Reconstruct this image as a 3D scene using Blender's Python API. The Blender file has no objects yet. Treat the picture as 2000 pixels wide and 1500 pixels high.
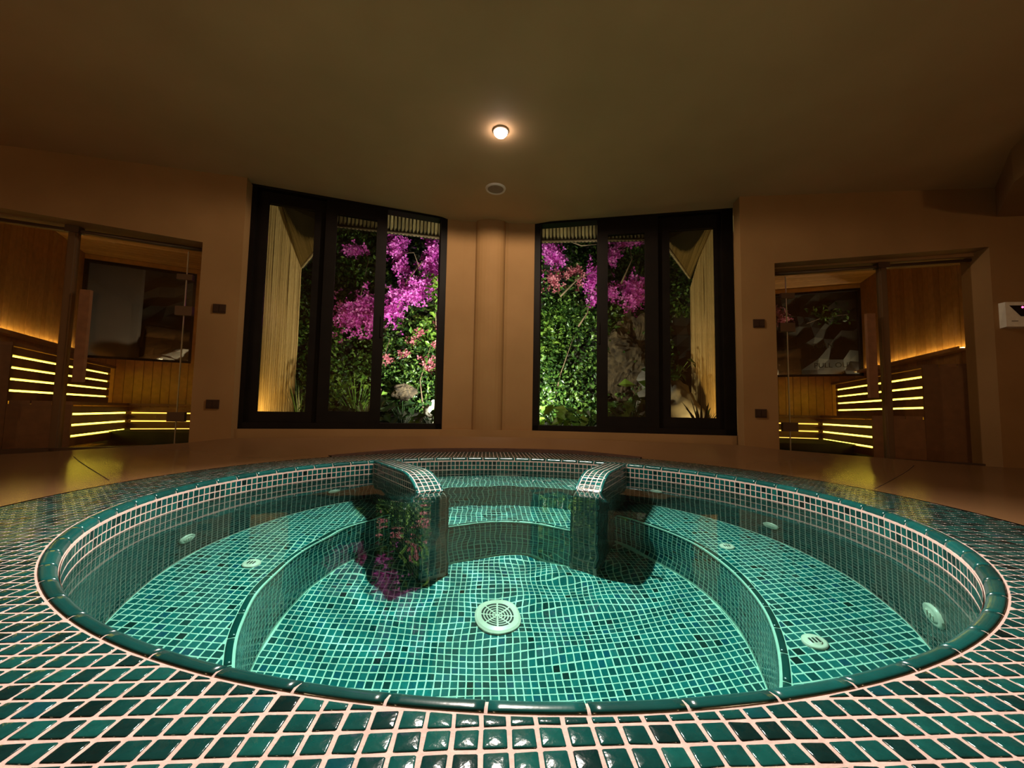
import bpy, math, random
import numpy as np
from math import sin, cos, pi, sqrt, atan2, hypot, radians
random.seed(7)
SC = bpy.context.scene
COL = SC.collection

# ------------------------------------------------------------------ camera, world, lights, exposure
FPX, PITCH, ROLL, EYE = 795.0, 0.06907, 0.0175, 0.36
cam = bpy.data.cameras.new('camera'); camo = bpy.data.objects.new('camera', cam); COL.objects.link(camo)
cam.sensor_width = 36.0; cam.lens = FPX / 2000.0 * 36.0; cam.clip_start = 0.02; cam.clip_end = 100
from mathutils import Matrix, Vector
camo.matrix_world = Matrix.Translation((0, 0, EYE)) @ Matrix.Rotation(pi / 2 + PITCH, 4, 'X') @ Matrix.Rotation(ROLL, 4, 'Z')
SC.camera = camo
w = bpy.data.worlds.new('night'); SC.world = w; w.use_nodes = True
w.node_tree.nodes['Background'].inputs[0].default_value = (0.01, 0.013, 0.02, 1)
w.node_tree.nodes['Background'].inputs[1].default_value = 0.05
SC.view_settings.view_transform = 'Standard'; SC.view_settings.look = 'None'
SC.view_settings.gamma = 1.0; SC.view_settings.use_curve_mapping = False
SC.view_settings.exposure = 0.0
SC.cycles.use_denoising = True
SC.cycles.max_bounces = 14; SC.cycles.transparent_max_bounces = 12; SC.cycles.transmission_bounces = 10
SC.cycles.diffuse_bounces = 5; SC.cycles.glossy_bounces = 5
SC.cycles.sample_clamp_indirect = 6.0; SC.cycles.blur_glossy = 0.6

def lamp(name, kind, loc, power, color, target=None, size=0.05, spot=None, blend=0.5, caustic=False, parent=None):
    l = bpy.data.lights.new(name, kind); l.energy = power; l.color = color
    if kind in ('SPOT', 'POINT'): l.shadow_soft_size = size
    if kind == 'SPOT': l.spot_size = radians(spot); l.spot_blend = blend
    if kind == 'AREA': l.shape = 'DISK'; l.size = size
    o = bpy.data.objects.new(name, l); COL.objects.link(o); o.location = loc
    if target is not None:
        d = Vector(target) - Vector(loc); o.rotation_euler = d.to_track_quat('-Z', 'Y').to_euler()
    if caustic: l.cycles.is_caustics_light = True
    return o
SPOT = (-0.105, 2.592, 2.232)
lamp('ceiling_spot_beam', 'SPOT', (SPOT[0], SPOT[1], SPOT[2] - 0.050), 1500, (1.0, 0.87, 0.78), target=(-0.05, 1.35, 0), size=0.022, spot=102, blend=1.0, caustic=True)
lamp('ceiling_spot_spill', 'SPOT', (SPOT[0], SPOT[1], SPOT[2] - 0.051), 105, (1.0, 0.78, 0.56), target=(SPOT[0], SPOT[1], 0), size=0.022, spot=179, blend=0.15)
# two unseen warm fill lights added behind the viewer to brighten ceiling and walls
lamp('fill_lamp', 'POINT', (-2.6, -1.9, 1.5), 40, (1.0, 0.72, 0.42), size=0.12)
lamp('fill_lamp', 'POINT', (2.6, -1.9, 1.5), 40, (1.0, 0.72, 0.42), size=0.12)
lamp('garden_flood', 'SPOT', (5.6, 6.0, 0.5), 200, (1.0, 0.95, 0.8), target=(4.5, 6.7, 1.3), size=0.05, spot=110, blend=0.8)
lamp('garden_flood', 'SPOT', (-4.2, 5.75, 0.5), 90, (1.0, 0.95, 0.8), target=(-5.2, 6.3, .7), size=0.05, spot=110, blend=0.8)
# garden floodlights stand on the ground outside, behind the middle pier
lamp('garden_flood', 'SPOT', (-0.35, 4.75, 0.45), 560, (0.98, 1.0, 0.86), target=(-1.4, 6.2, 1.5), size=0.05, spot=120, blend=0.8)
lamp('garden_flood', 'SPOT', (-0.05, 4.85, 0.45), 350, (0.96, 1.0, 0.84), target=(0.9, 6.2, 1.4), size=0.05, spot=120, blend=0.8)
lamp('valance_fill', 'SPOT', (-0.25, 4.25, 0.3), 70, (1.0, 0.90, 0.55), target=(-0.25, 4.75, 2.6), size=0.05, spot=150, blend=0.6)  # unseen light added outside to brighten the hanging reed valances
lamp('wall_uplight', 'SPOT', (-2.72, 4.75, 0.12), 60, (1.0, 0.74, 0.30), target=(-3.1, 5.4, 1.0), size=0.03, spot=110, blend=0.9)
lamp('wall_uplight', 'SPOT', (2.22, 4.75, 0.12), 85, (1.0, 0.74, 0.30), target=(2.62, 5.4, 1.0), size=0.03, spot=110, blend=0.9)

# ------------------------------------------------------------------ helpers
class MB:
    def __init__(s): s.v = []; s.f = []; s.m = []
    def add(s, vs, fs, mi=0):
        b = len(s.v); s.v.extend([tuple(map(float, p)) for p in vs])
        for f in fs: s.f.append([b + i for i in f]); s.m.append(mi)
    def box(s, c, sx, sy, sz, ang=0.0, mi=0):
        ca, sa = cos(ang), sin(ang); vs = []
        for dz in (-.5, .5):
            for dx, dy in ((-.5, -.5), (.5, -.5), (.5, .5), (-.5, .5)):
                x, y = dx * sx, dy * sy
                vs.append((c[0] + ca * x - sa * y, c[1] + sa * x + ca * y, c[2] + dz * sz))
        s.add(vs, [(3, 2, 1, 0), (4, 5, 6, 7), (0, 1, 5, 4), (1, 2, 6, 5), (2, 3, 7, 6), (3, 0, 4, 7)], mi)
    def prism(s, poly, z0, z1, mi=0):
        n = len(poly)
        zz0 = z0 if hasattr(z0, '__len__') else [z0] * n
        zz1 = z1 if hasattr(z1, '__len__') else [z1] * n
        vs = [(p[0], p[1], zz0[i]) for i, p in enumerate(poly)] + [(p[0], p[1], zz1[i]) for i, p in enumerate(poly)]
        fs = [tuple(range(n - 1, -1, -1)), tuple(range(n, 2 * n))] + [(i, (i + 1) % n, n + (i + 1) % n, n + i) for i in range(n)]
        s.add(vs, fs, mi)
    def wallseg(s, a, b, z0, z1, th, z0b=None, z1b=None, mi=0):
        # slab from plan point a to b, thickness th on the left-hand side of a->b
        a = np.array(a, float); b = np.array(b, float); d = (b - a) / np.linalg.norm(b - a); n = np.array([-d[1], d[0]]) * th
        z0b = z0 if z0b is None else z0b; z1b = z1 if z1b is None else z1b
        s.prism([a, b, b + n, a + n], [z0, z0b, z0b, z0], [z1, z1b, z1b, z1], mi)
    def tube(s, pts, r, n=8, mi=0, cap=True):
        pts = [np.array(p, float) for p in pts]; rr = r if hasattr(r, '__len__') else [r] * len(pts)
        vs = []
        for i, p in enumerate(pts):
            d = (pts[min(i + 1, len(pts) - 1)] - pts[max(i - 1, 0)]); d /= np.linalg.norm(d) + 1e-12
            u = np.cross(d, (0, 0, 1.0));
            if np.linalg.norm(u) < 1e-3: u = np.cross(d, (1.0, 0, 0))
            u /= np.linalg.norm(u); q = np.cross(u, d)
            for k in range(n):
                a = 2 * pi * k / n; vs.append(p + rr[i] * (cos(a) * u + sin(a) * q))
        fs = []
        for i in range(len(pts) - 1):
            for k in range(n):
                fs.append((i * n + k, i * n + (k + 1) % n, (i + 1) * n + (k + 1) % n, (i + 1) * n + k))
        if cap: fs.append(tuple(range(n - 1, -1, -1))); fs.append(tuple(range((len(pts) - 1) * n, len(pts) * n)))
        s.add(vs, fs, mi)
    def lathe(s, prof, c=(0, 0, 0), n=32, mi=0, a0=0, a1=2 * pi):
        full = abs(a1 - a0 - 2 * pi) < 1e-6; m = n if full else n + 1; vs = []
        for k in range(m):
            a = a0 + (a1 - a0) * k / n
            for r, z in prof: vs.append((c[0] + r * cos(a), c[1] + r * sin(a), c[2] + z))
        L = len(prof); fs = []
        for k in range(n):
            k2 = (k + 1) % m
            for j in range(L - 1): fs.append((k * L + j, k2 * L + j, k2 * L + j + 1, k * L + j + 1))
        s.add(vs, fs, mi)
    def mesh(s, name, mats, smooth=False):
        me = bpy.data.meshes.new(name); me.from_pydata(s.v, [], s.f)
        for m in (mats if isinstance(mats, (list, tuple)) else [mats]): me.materials.append(m)
        if any(s.m): me.polygons.foreach_set('material_index', s.m)
        if smooth: me.polygons.foreach_set('use_smooth', [True] * len(me.polygons))
        me.update(); return me

def link(name, data, parent=None):
    o = bpy.data.objects.new(name, data); COL.objects.link(o)
    if parent is not None: o.parent = parent
    return o
def part(name, mb, mat, parent, smooth=False, stuff=False, label=None):
    o = link(name, mb.mesh(name, mat, smooth), parent)
    if stuff: o['kind'] = 'stuff'
    if label: o['label'] = label
    return o
def tag(o, label, cat, group=None, kind=None):
    o['label'] = label; o['category'] = cat
    if group: o['group'] = group
    if kind: o['kind'] = kind
    return o
def thing(name, label, cat, group=None):
    return tag(link(name, None), label, cat, group)
def struct(name, mb, mat, label=None, smooth=False):
    o = link(name, mb.mesh(name, mat, smooth) if mb else None); o['kind'] = 'structure'
    if label: o['label'] = label
    return o
def copy_tree(o, parent=None):
    c = o.copy(); COL.objects.link(c)
    if parent is not None: c.parent = parent
    for ch in list(o.children): copy_tree(ch, c)
    return c

# ------------------------------------------------------------------ materials
def mat(name):
    m = bpy.data.materials.new(name); m.use_nodes = True; nt = m.node_tree
    return m, nt, nt.nodes, nt.links, nt.nodes['Principled BSDF']
def noise_mat(name, c1, c2, scale=3.0, rough=0.7, bump=0.0, bscale=40, detail=5, spec=0.5, stretch=None, metallic=0, rough2=None):
    m, nt, N, L, P = mat(name)
    tc = N.new('ShaderNodeTexCoord'); src = tc.outputs['Object']
    if stretch:
        mp = N.new('ShaderNodeMapping'); mp.inputs['Scale'].default_value = stretch; L.new(src, mp.inputs[0]); src = mp.outputs[0]
    nz = N.new('ShaderNodeTexNoise'); nz.inputs['Scale'].default_value = scale; nz.inputs['Detail'].default_value = detail; L.new(src, nz.inputs['Vector'])
    rp = N.new('ShaderNodeValToRGB'); rp.color_ramp.elements[0].position = 0.3; rp.color_ramp.elements[1].position = 0.7
    rp.color_ramp.elements[0].color = (*c1, 1); rp.color_ramp.elements[1].color = (*c2, 1)
    L.new(nz.outputs['Fac'], rp.inputs[0]); L.new(rp.outputs[0], P.inputs['Base Color'])
    P.inputs['Roughness'].default_value = rough; P.inputs['Specular IOR Level'].default_value = spec; P.inputs['Metallic'].default_value = metallic
    if rough2 is not None:
        mr = N.new('ShaderNodeMapRange'); mr.inputs[3].default_value = rough; mr.inputs[4].default_value = rough2
        L.new(nz.outputs['Fac'], mr.inputs[0]); L.new(mr.outputs[0], P.inputs['Roughness'])
    if bump:
        n2 = N.new('ShaderNodeTexNoise'); n2.inputs['Scale'].default_value = bscale; n2.inputs['Detail'].default_value = 4; L.new(src, n2.inputs['Vector'])
        b = N.new('ShaderNodeBump'); b.inputs['Strength'].default_value = bump; b.inputs['Distance'].default_value = 0.004
        L.new(n2.outputs['Fac'], b.inputs['Height']); L.new(b.outputs[0], P.inputs['Normal'])
    return m
def rand_mat(name, stops, rough=0.15, bump=0.25, bscale=60, coat=0.0, trans=0.0, spec=0.5, mottling=0.35):
    # colour varies from piece to piece (random per island + per object)
    m, nt, N, L, P = mat(name)
    g = N.new('ShaderNodeNewGeometry'); oi = N.new('ShaderNodeObjectInfo')
    ad = N.new('ShaderNodeMath'); ad.operation = 'ADD'; L.new(g.outputs['Random Per Island'], ad.inputs[0]); L.new(oi.outputs['Random'], ad.inputs[1])
    fr = N.new('ShaderNodeMath'); fr.operation = 'FRACT'; L.new(ad.outputs[0], fr.inputs[0])
    tc = N.new('ShaderNodeTexCoord'); vm = N.new('ShaderNodeVectorMath'); vm.operation = 'ADD'
    cb = N.new('ShaderNodeCombineXYZ'); mu = N.new('ShaderNodeMath'); mu.operation = 'MULTIPLY'; mu.inputs[1].default_value = 37.0
    L.new(fr.outputs[0], mu.inputs[0]); L.new(mu.outputs[0], cb.inputs[0]); L.new(mu.outputs[0], cb.inputs[2])
    L.new(tc.outputs['Object'], vm.inputs[0]); L.new(cb.outputs[0], vm.inputs[1])
    nz = N.new('ShaderNodeTexNoise'); nz.inputs['Scale'].default_value = bscale; nz.inputs['Detail'].default_value = 3; L.new(vm.outputs[0], nz.inputs['Vector'])
    rp = N.new('ShaderNodeValToRGB'); cr = rp.color_ramp
    while len(cr.elements) < len(stops): cr.elements.new(0.5)
    for e, (p, c) in zip(cr.elements, stops): e.position = p; e.color = (*c, 1)
    L.new(fr.outputs[0], rp.inputs[0])
    mx = N.new('ShaderNodeMix'); mx.data_type = 'RGBA'; mx.blend_type = 'MULTIPLY'; mx.inputs[0].default_value = mottling
    L.new(rp.outputs[0], mx.inputs[6]); L.new(nz.outputs['Color'], mx.inputs[7])
    bc = N.new('ShaderNodeBrightContrast'); L.new(nz.outputs['Fac'], bc.inputs[0])
    L.new(mx.outputs[2], P.inputs['Base Color'])
    nz.normalize = True
    cg = N.new('ShaderNodeMath'); cg.operation = 'MULTIPLY'; cg.inputs[1].default_value = 1.7; L.new(nz.outputs['Fac'], cg.inputs[0]); L.new(cg.outputs[0], mx.inputs[7])
    P.inputs['Roughness'].default_value = rough; P.inputs['Specular IOR Level'].default_value = spec
    P.inputs['Coat Weight'].default_value = coat; P.inputs['Coat Roughness'].default_value = 0.06
    if trans:
        P.inputs['Subsurface Weight'].default_value = 0.0
        tr = N.new('ShaderNodeBsdfTranslucent'); L.new(mx.outputs[2], tr.inputs[0]); ms = N.new('ShaderNodeMixShader'); ms.inputs[0].default_value = trans
        out = N['Material Output']; L.new(P.outputs[0], ms.inputs[1]); L.new(tr.outputs[0], ms.inputs[2]); L.new(ms.outputs[0], out.inputs[0])
    if bump:
        b = N.new('ShaderNodeBump'); b.inputs['Strength'].default_value = bump; b.inputs['Distance'].default_value = 0.003
        L.new(nz.outputs['Fac'], b.inputs['Height']); L.new(b.outputs[0], P.inputs['Normal'])
        L.new(b.outputs[0], P.inputs['Coat Normal'])
    return m
def plain(name, c, rough=0.4, metallic=0.0, spec=0.5, emit=None, estr=0):
    m, nt, N, L, P = mat(name); P.inputs['Base Color'].default_value = (*c, 1); P.inputs['Roughness'].default_value = rough
    P.inputs['Metallic'].default_value = metallic; P.inputs['Specular IOR Level'].default_value = spec
    if emit: P.inputs['Emission Color'].default_value = (*emit, 1); P.inputs['Emission Strength'].default_value = estr
    return m
def glass_mat(name, tint, rough=0.0, ior=1.5):
    m, nt, N, L, P = mat(name); N.remove(P)
    t = N.new('ShaderNodeBsdfTransparent'); t.inputs[0].default_value = (*tint, 1)
    g = N.new('ShaderNodeBsdfGlossy'); g.inputs['Roughness'].default_value = rough
    f = N.new('ShaderNodeFresnel'); ge = N.new('ShaderNodeNewGeometry'); mi = N.new('ShaderNodeMix')   # same Fresnel on both faces of a thin pane
    mi.inputs[2].default_value = ior; mi.inputs[3].default_value = 1 / ior; L.new(ge.outputs['Backfacing'], mi.inputs[0]); L.new(mi.outputs[0], f.inputs[0])
    mx = N.new('ShaderNodeMixShader'); L.new(f.outputs[0], mx.inputs[0]); L.new(t.outputs[0], mx.inputs[1]); L.new(g.outputs[0], mx.inputs[2])
    L.new(mx.outputs[0], N['Material Output'].inputs[0]); return m
def water_mat(name, tint):
    m, nt, N, L, P = mat(name); N.remove(P)
    r = N.new('ShaderNodeBsdfRefraction'); r.inputs[0].default_value = (*tint, 1); r.inputs['Roughness'].default_value = 0.0; r.inputs['IOR'].default_value = 1.333
    g = N.new('ShaderNodeBsdfGlossy'); g.inputs['Roughness'].default_value = 0.0
    f = N.new('ShaderNodeFresnel'); f.inputs[0].default_value = 1.333
    mx = N.new('ShaderNodeMixShader'); L.new(f.outputs[0], mx.inputs[0]); L.new(r.outputs[0], mx.inputs[1]); L.new(g.outputs[0], mx.inputs[2])
    L.new(mx.outputs[0], N['Material Output'].inputs[0]); return m

M_wall = noise_mat('clay_plaster', (0.26, 0.142, 0.052), (0.31, 0.172, 0.066), scale=2.2, rough=0.75, bump=0.25, bscale=9, spec=0.25)
M_ceil = noise_mat('ceiling_plaster', (0.40, 0.238, 0.108), (0.47, 0.282, 0.130), scale=1.6, rough=0.8, bump=0.2, bscale=6, spec=0.2)
M_floor = noise_mat('microcement', (0.175, 0.094, 0.040), (0.20, 0.108, 0.048), scale=2.5, rough=0.20, rough2=0.24, bump=0.05, bscale=10, spec=0.32)
TILE_STOPS_DIM = [(0.0, (0.002, 0.010, 0.009)), (0.12, (0.003, 0.022, 0.020)), (0.30, (0.003, 0.034, 0.030)), (0.65, (0.004, 0.048, 0.042)), (0.9, (0.005, 0.066, 0.055)), (1.0, (0.003, 0.040, 0.050))]
M_grout = noise_mat('cream_grout', (0.37, 0.272, 0.235), (0.46, 0.345, 0.30), scale=30, rough=0.8, bump=0.3, bscale=150, spec=0.2)  # same grout as in the basin, darkened to tone down the beam
M_grout_lit = noise_mat('lit_mint_grout', (0.42, 0.62, 0.52), (0.50, 0.72, 0.61), scale=30, rough=0.8, bump=0.2, bscale=150, spec=0.2)  # same grout, painted lighter and mint for the light under water
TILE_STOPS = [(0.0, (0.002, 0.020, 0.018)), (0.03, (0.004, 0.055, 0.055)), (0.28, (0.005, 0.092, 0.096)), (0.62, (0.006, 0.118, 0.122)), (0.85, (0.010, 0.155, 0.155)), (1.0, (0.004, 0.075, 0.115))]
M_tile_lit = rand_mat('teal_glaze_lit', TILE_STOPS, rough=0.10, bump=0.22, bscale=70, spec=0.6)  # same tile as on the deck, brighter underwater light put into its colour
M_tile_dim = rand_mat('teal_glaze_dim', TILE_STOPS_DIM, rough=0.10, bump=0.30, bscale=70, spec=0.6)  # darker copy of the basin tile, dimmer light put into its colour
M_rim = rand_mat('teal_glaze_trim', [(0.0, (0.003, 0.038, 0.034)), (0.5, (0.004, 0.055, 0.050)), (1.0, (0.005, 0.075, 0.068))], rough=0.16, bump=0.15, bscale=35, spec=0.55)
M_water = water_mat('clear_water', (0.66, 1.0, 0.95))
M_edge = noise_mat('dark_edging', (0.05, 0.02, 0.012), (0.08, 0.035, 0.02), scale=20, rough=0.6)
M_frame = noise_mat('bronze_frame', (0.005, 0.003, 0.002), (0.008, 0.005, 0.003), scale=8, rough=0.55, spec=0.12)
M_pane = glass_mat('tinted_pane', (0.66, 0.645, 0.59))
M_sglass = glass_mat('clear_partition_glass', (0.93, 0.91, 0.86))
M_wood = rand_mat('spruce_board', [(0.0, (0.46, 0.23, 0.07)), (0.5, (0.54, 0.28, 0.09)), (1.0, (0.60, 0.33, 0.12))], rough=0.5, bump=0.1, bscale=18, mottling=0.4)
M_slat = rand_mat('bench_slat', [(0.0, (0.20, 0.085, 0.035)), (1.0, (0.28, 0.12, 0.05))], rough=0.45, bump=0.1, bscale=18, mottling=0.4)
M_led = plain('led_strip', (0.9, 0.8, 0.4), emit=(1.0, 0.80, 0.07), estr=10.0)
M_metal = plain('brushed_metal', (0.30, 0.22, 0.15), rough=0.35, metallic=0.9)
M_darkmetal = plain('bronze_metal', (0.12, 0.075, 0.045), rough=0.45, metallic=0.6)
M_plate = noise_mat('switch_plate', (0.040, 0.020, 0.011), (0.05, 0.025, 0.013), scale=30, rough=0.7, spec=0.12)
M_white = noise_mat('white_plastic', (0.72, 0.66, 0.54), (0.80, 0.76, 0.64), scale=25, rough=0.35)
M_black = plain('black_screen', (0.004, 0.004, 0.006), rough=0.08)
M_hole = plain('dark_slot', (0.01, 0.02, 0.018), rough=0.6)
M_reed = rand_mat('dry_reed', [(0.0, (0.32, 0.20, 0.075)), (0.5, (0.44, 0.29, 0.11)), (1.0, (0.55, 0.38, 0.16))], rough=0.32, bump=0.1, bscale=20)
M_reedroof = rand_mat('reed_thatch', [(0.0, (0.22, 0.16, 0.07)), (1.0, (0.46, 0.36, 0.17))], rough=0.6, bump=0.1, bscale=20)
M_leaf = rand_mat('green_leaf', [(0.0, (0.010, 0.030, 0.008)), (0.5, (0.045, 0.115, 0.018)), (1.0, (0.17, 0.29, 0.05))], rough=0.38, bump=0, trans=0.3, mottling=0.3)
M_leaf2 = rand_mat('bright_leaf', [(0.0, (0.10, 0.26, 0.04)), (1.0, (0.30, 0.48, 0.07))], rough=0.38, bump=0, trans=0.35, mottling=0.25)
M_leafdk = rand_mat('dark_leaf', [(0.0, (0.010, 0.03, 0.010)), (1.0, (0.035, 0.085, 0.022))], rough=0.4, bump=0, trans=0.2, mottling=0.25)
M_pink = rand_mat('magenta_bract', [(0.0, (0.60, 0.06, 0.50)), (0.5, (0.78, 0.13, 0.66)), (1.0, (0.85, 0.30, 0.74))], rough=0.55, bump=0, trans=0.35, mottling=0.2)
M_rose = rand_mat('rose_bract', [(0.0, (0.50, 0.10, 0.16)), (1.0, (0.66, 0.25, 0.28))], rough=0.55, bump=0, trans=0.35, mottling=0.2)
M_pale = rand_mat('variegated_leaf', [(0.0, (0.45, 0.60, 0.30)), (1.0, (0.62, 0.72, 0.45))], rough=0.4, bump=0, trans=0.3)
M_bark = noise_mat('bark', (0.10, 0.065, 0.035), (0.20, 0.14, 0.08), scale=14, rough=0.9, bump=0.5, bscale=30)
M_rock = noise_mat('pale_rock', (0.40, 0.36, 0.28), (0.62, 0.58, 0.48), scale=6, rough=0.9, bump=0.8, bscale=14)
M_rockgrey = noise_mat('grey_rock', (0.12, 0.11, 0.10), (0.24, 0.22, 0.19), scale=5, rough=0.9, bump=0.8, bscale=12)
M_rockbrown = noise_mat('brown_rock', (0.020, 0.014, 0.009), (0.12, 0.085, 0.045), scale=16, rough=0.95, bump=1.0, bscale=10)
M_soil = noise_mat('soil', (0.012, 0.012, 0.007), (0.03, 0.028, 0.015), scale=6, rough=0.95)
M_outwall = noise_mat('outside_render', (0.16, 0.13, 0.10), (0.20, 0.165, 0.13), scale=3, rough=0.85)
M_letter = plain('dark_lettering', (0.006, 0.005, 0.004), rough=0.6)
M_ring = plain('fitting_rim', (0.62, 0.50, 0.40), rough=0.5)
M_fit = noise_mat('fitting_disc', (0.22, 0.15, 0.10), (0.26, 0.18, 0.12), scale=60, rough=0.7)
M_bulb = plain('lamp_lens', (1, 0.9, 0.85), emit=(1.0, 0.86, 0.84), estr=60.0)
M_led_red = plain('red_diode', (0.8, 0.05, 0.15), emit=(1.0, 0.08, 0.22), estr=5.0)

# ------------------------------------------------------------------ plan of the room
GA = 0.06094                                  # the tub and its tile grid are turned a little from the viewing axis
C = np.array([0.0025, 1.8795]); E1 = np.array([cos(GA), sin(GA)]); E2 = np.array([-sin(GA), cos(GA)])
def W2(lx, ly): return C + E1 * lx + E2 * ly
def LOC(p): q = np.array(p[:2], float) - C; return np.array([q @ E1, q @ E2])
def mirror(p): l = LOC(p); return W2(-l[0] - 0.10, l[1])
RA, RB, RT = 1.4913, 1.3625, -0.1367          # the basin is a slight oval
def ell(t, k=0.0):
    x, y = (RA - k) * cos(t), (RB - k) * sin(t); return C + np.array([cos(RT) * x - sin(RT) * y, sin(RT) * x + cos(RT) * y])
def in_ell(p, k):
    q = np.array(p[:2]) - C; x = cos(RT) * q[0] + sin(RT) * q[1]; y = -sin(RT) * q[0] + cos(RT) * q[1]
    return hypot(x / (RA - k), y / (RB - k))
def ell_tangent_plane(p, k):
    # point on oval nearest (radially) to p and outward normal
    q = np.array(p[:2]) - C; x = cos(RT) * q[0] + sin(RT) * q[1]; y = -sin(RT) * q[0] + cos(RT) * q[1]
    r = hypot(x / (RA - k), y / (RB - k)); x /= r; y /= r
    nx, ny = x / (RA - k) ** 2, y / (RB - k) ** 2; L = hypot(nx, ny); nx /= L; ny /= L
    R = lambda a, b: np.array([cos(RT) * a - sin(RT) * b, sin(RT) * a + cos(RT) * b])
    return C + R(x, y), R(nx, ny)
CEIL = 2.232
Z_WATER, Z_STEP, Z_BENCH, Z_PIT = -0.09, -0.372, -0.852, -1.27
R_PIT, R_ENTRY, R_STEP, R_DECK = 1.014, 0.624, 0.95, 1.82
TP, TS = 0.0319, 0.0266                        # tile pitch and tile size
WALL_L = [np.array((-4.72, 2.607)), np.array((-2.19, 3.202))]
WALL_R = [np.array((1.915, 3.359)), np.array((4.72, 3.069))]
FL = [np.array((-2.203, 3.315)), np.array((-0.654, 3.861))]     # left window line
FR = [np.array((0.200, 3.930)), np.array((1.981, 3.576))]       # right window line
def lerp(a, b, t): return a + (b - a) * t
def on(P, s):                                                     # point at distance s along line P
    d = (P[1] - P[0]) / np.linalg.norm(P[1] - P[0]); return P[0] + d * s
def wall_pt(P, x): t = (x - P[0][0]) / (P[1][0] - P[0][0]); return lerp(P[0], P[1], t)

# ------------------------------------------------------------------ floor, ceiling, walls
outer = [((-4.72, -2.4), 0), ((-4.72, 2.607), -0.02), ((-3.57, 2.88), 0.0), ((-2.46, 3.138), 0.085), ((-2.2, 3.2), 0.12), ((-0.66, 3.80), 0.125),
         ((0.20, 3.868), 0.125), ((1.915, 3.40), 0.12), ((1.925, 3.358), 0.12), ((2.18, 3.331), 0.095), ((3.79, 3.166), 0.0), ((4.72, 3.069), -0.01), ((4.72, -2.4), 0)]
def ray_outer(a):
    d = np.array((cos(a), sin(a))); best = None
    for i in range(len(outer)):
        (p, zp), (q, zq) = outer[i], outer[(i + 1) % len(outer)]
        p = np.array(p) - C; q = np.array(q) - C; e = q - p; det = d[0] * -e[1] + d[1] * e[0]
        if abs(det) < 1e-9: continue
        t = (p[0] * -e[1] + p[1] * e[0]) / det; u = (d[0] * p[1] - d[1] * p[0]) / det
        if t > 0 and -1e-6 <= u <= 1 + 1e-6 and (best is None or t < best[0]): best = (t, zp + (zq - zp) * u)
    return best
mb = MB(); NA = 240; NR = 8; vs = []; fs = []
for i in range(NA):
    a = 2 * pi * i / NA + 0.003; R, z1 = ray_outer(a)
    for j in range(NR + 1):
        t = j / NR; r = R_DECK + 0.012 + (R - R_DECK - 0.012) * t; p = C + r * np.array((cos(a), sin(a)))
        vs.append((p[0], p[1], z1 * (t ** 1.3)))
for i in range(NA):
    for j in range(NR):
        i2 = (i + 1) % NA; fs.append((i * (NR + 1) + j, i * (NR + 1) + j + 1, i2 * (NR + 1) + j + 1, i2 * (NR + 1) + j))
mb.add(vs, fs)
struct('floor', mb, M_floor, 'brown polished cement floor around the tub', smooth=True)
floor_ = bpy.data.objects['floor']
for (p, q) in (((2.99, 3.05, 0.012), (1.85, 2.10, 0.002)), ((-2.95, 2.78, 0.03), (-1.92, 1.98, 0.002))):
    mb = MB(); a = np.array(p); b = np.array(q); dd = (b - a)[:2] / np.linalg.norm((b - a)[:2]); nn = np.array([-dd[1], dd[0]]) * 0.002; K = 8; vs = []
    for i in range(K + 1):
        c = a + (b - a) * i / K; ang = atan2(c[1] - C[1], c[0] - C[0]); R_, z1_ = ray_outer(ang); t_ = (np.linalg.norm(c[:2] - C) - R_DECK - 0.012) / (R_ - R_DECK - 0.012); z_ = z1_ * max(0, t_) ** 1.3 + 0.0012
        vs += [(c[0] - nn[0], c[1] - nn[1], z_), (c[0] + nn[0], c[1] + nn[1], z_)]
    mb.add(vs, [(i * 2, i * 2 + 1, i * 2 + 3, i * 2 + 2) for i in range(K)]); part('joint', mb, M_edge, floor_)
# dark edging where the floor steps up behind the tub
mb = MB(); vs = []; fs = []; n = 60
for i in range(n + 1):
    lx = -1.28 + 2.43 * i / n; a = math.acos(lx / (R_DECK + 0.005)); k = min(1, min(i, n - i) / 12.0)
    for r, z in ((R_DECK - 0.008, 0.0), (R_DECK - 0.006, 0.008 + 0.022 * k), (R_DECK + 0.05, 0.009 + 0.022 * k), (R_DECK + 0.055, 0.0)):
        p = W2(r * cos(a), r * sin(a)); vs.append((p[0], p[1], z))
for i in range(n):
    for j in range(3): fs.append((i * 4 + j, i * 4 + j + 1, i * 4 + j + 5, i * 4 + j + 4))
mb.add(vs, fs); struct('trim_1', mb, M_edge, 'dark edging strip behind the far tiles of the tub')

# ceiling: slab whose far edge is a soft curve, with the window recesses a finger higher behind it
mb = MB()
edge = [(-4.72, 2.607), (-2.19, 3.202), (-1.917, 3.285), (-1.549, 3.42), (-1.166, 3.60), (-0.702, 3.82), (-0.66, 3.86), (-0.3, 3.93), (0.2, 3.935), (0.261, 3.905), (0.771, 3.70), (1.224, 3.55), (1.90, 3.405), (1.915, 3.359), (4.72, 3.069)]
mb.prism([(-4.72, -2.4)] + [(4.72, -2.4)] + edge[::-1], CEIL, CEIL + 0.014)
struct('ceiling', mb, M_ceil, 'brown plastered ceiling over the tub')
mb = MB(); mb.prism([(-4.72, -2.4), (4.72, -2.4), (4.72, 3.25), (2.05, 3.72), (0.2, 4.07), (-0.654, 4.01), (-2.28, 3.45), (-4.72, 2.80)], CEIL + 0.0142, CEIL + 0.25)
struct('trim_2', mb, M_ceil, 'plaster soffit of the window recesses')
# dropped beam, upper right corner
mb = MB(); mb.prism([(3.42, 2.69), (3.86, 3.155), (4.72, 3.069), (4.72, 2.4), (3.2, 2.3)], 1.99, CEIL)
struct('trim_3', mb, M_wall, 'dropped plaster beam in the right corner of the ceiling')

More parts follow.
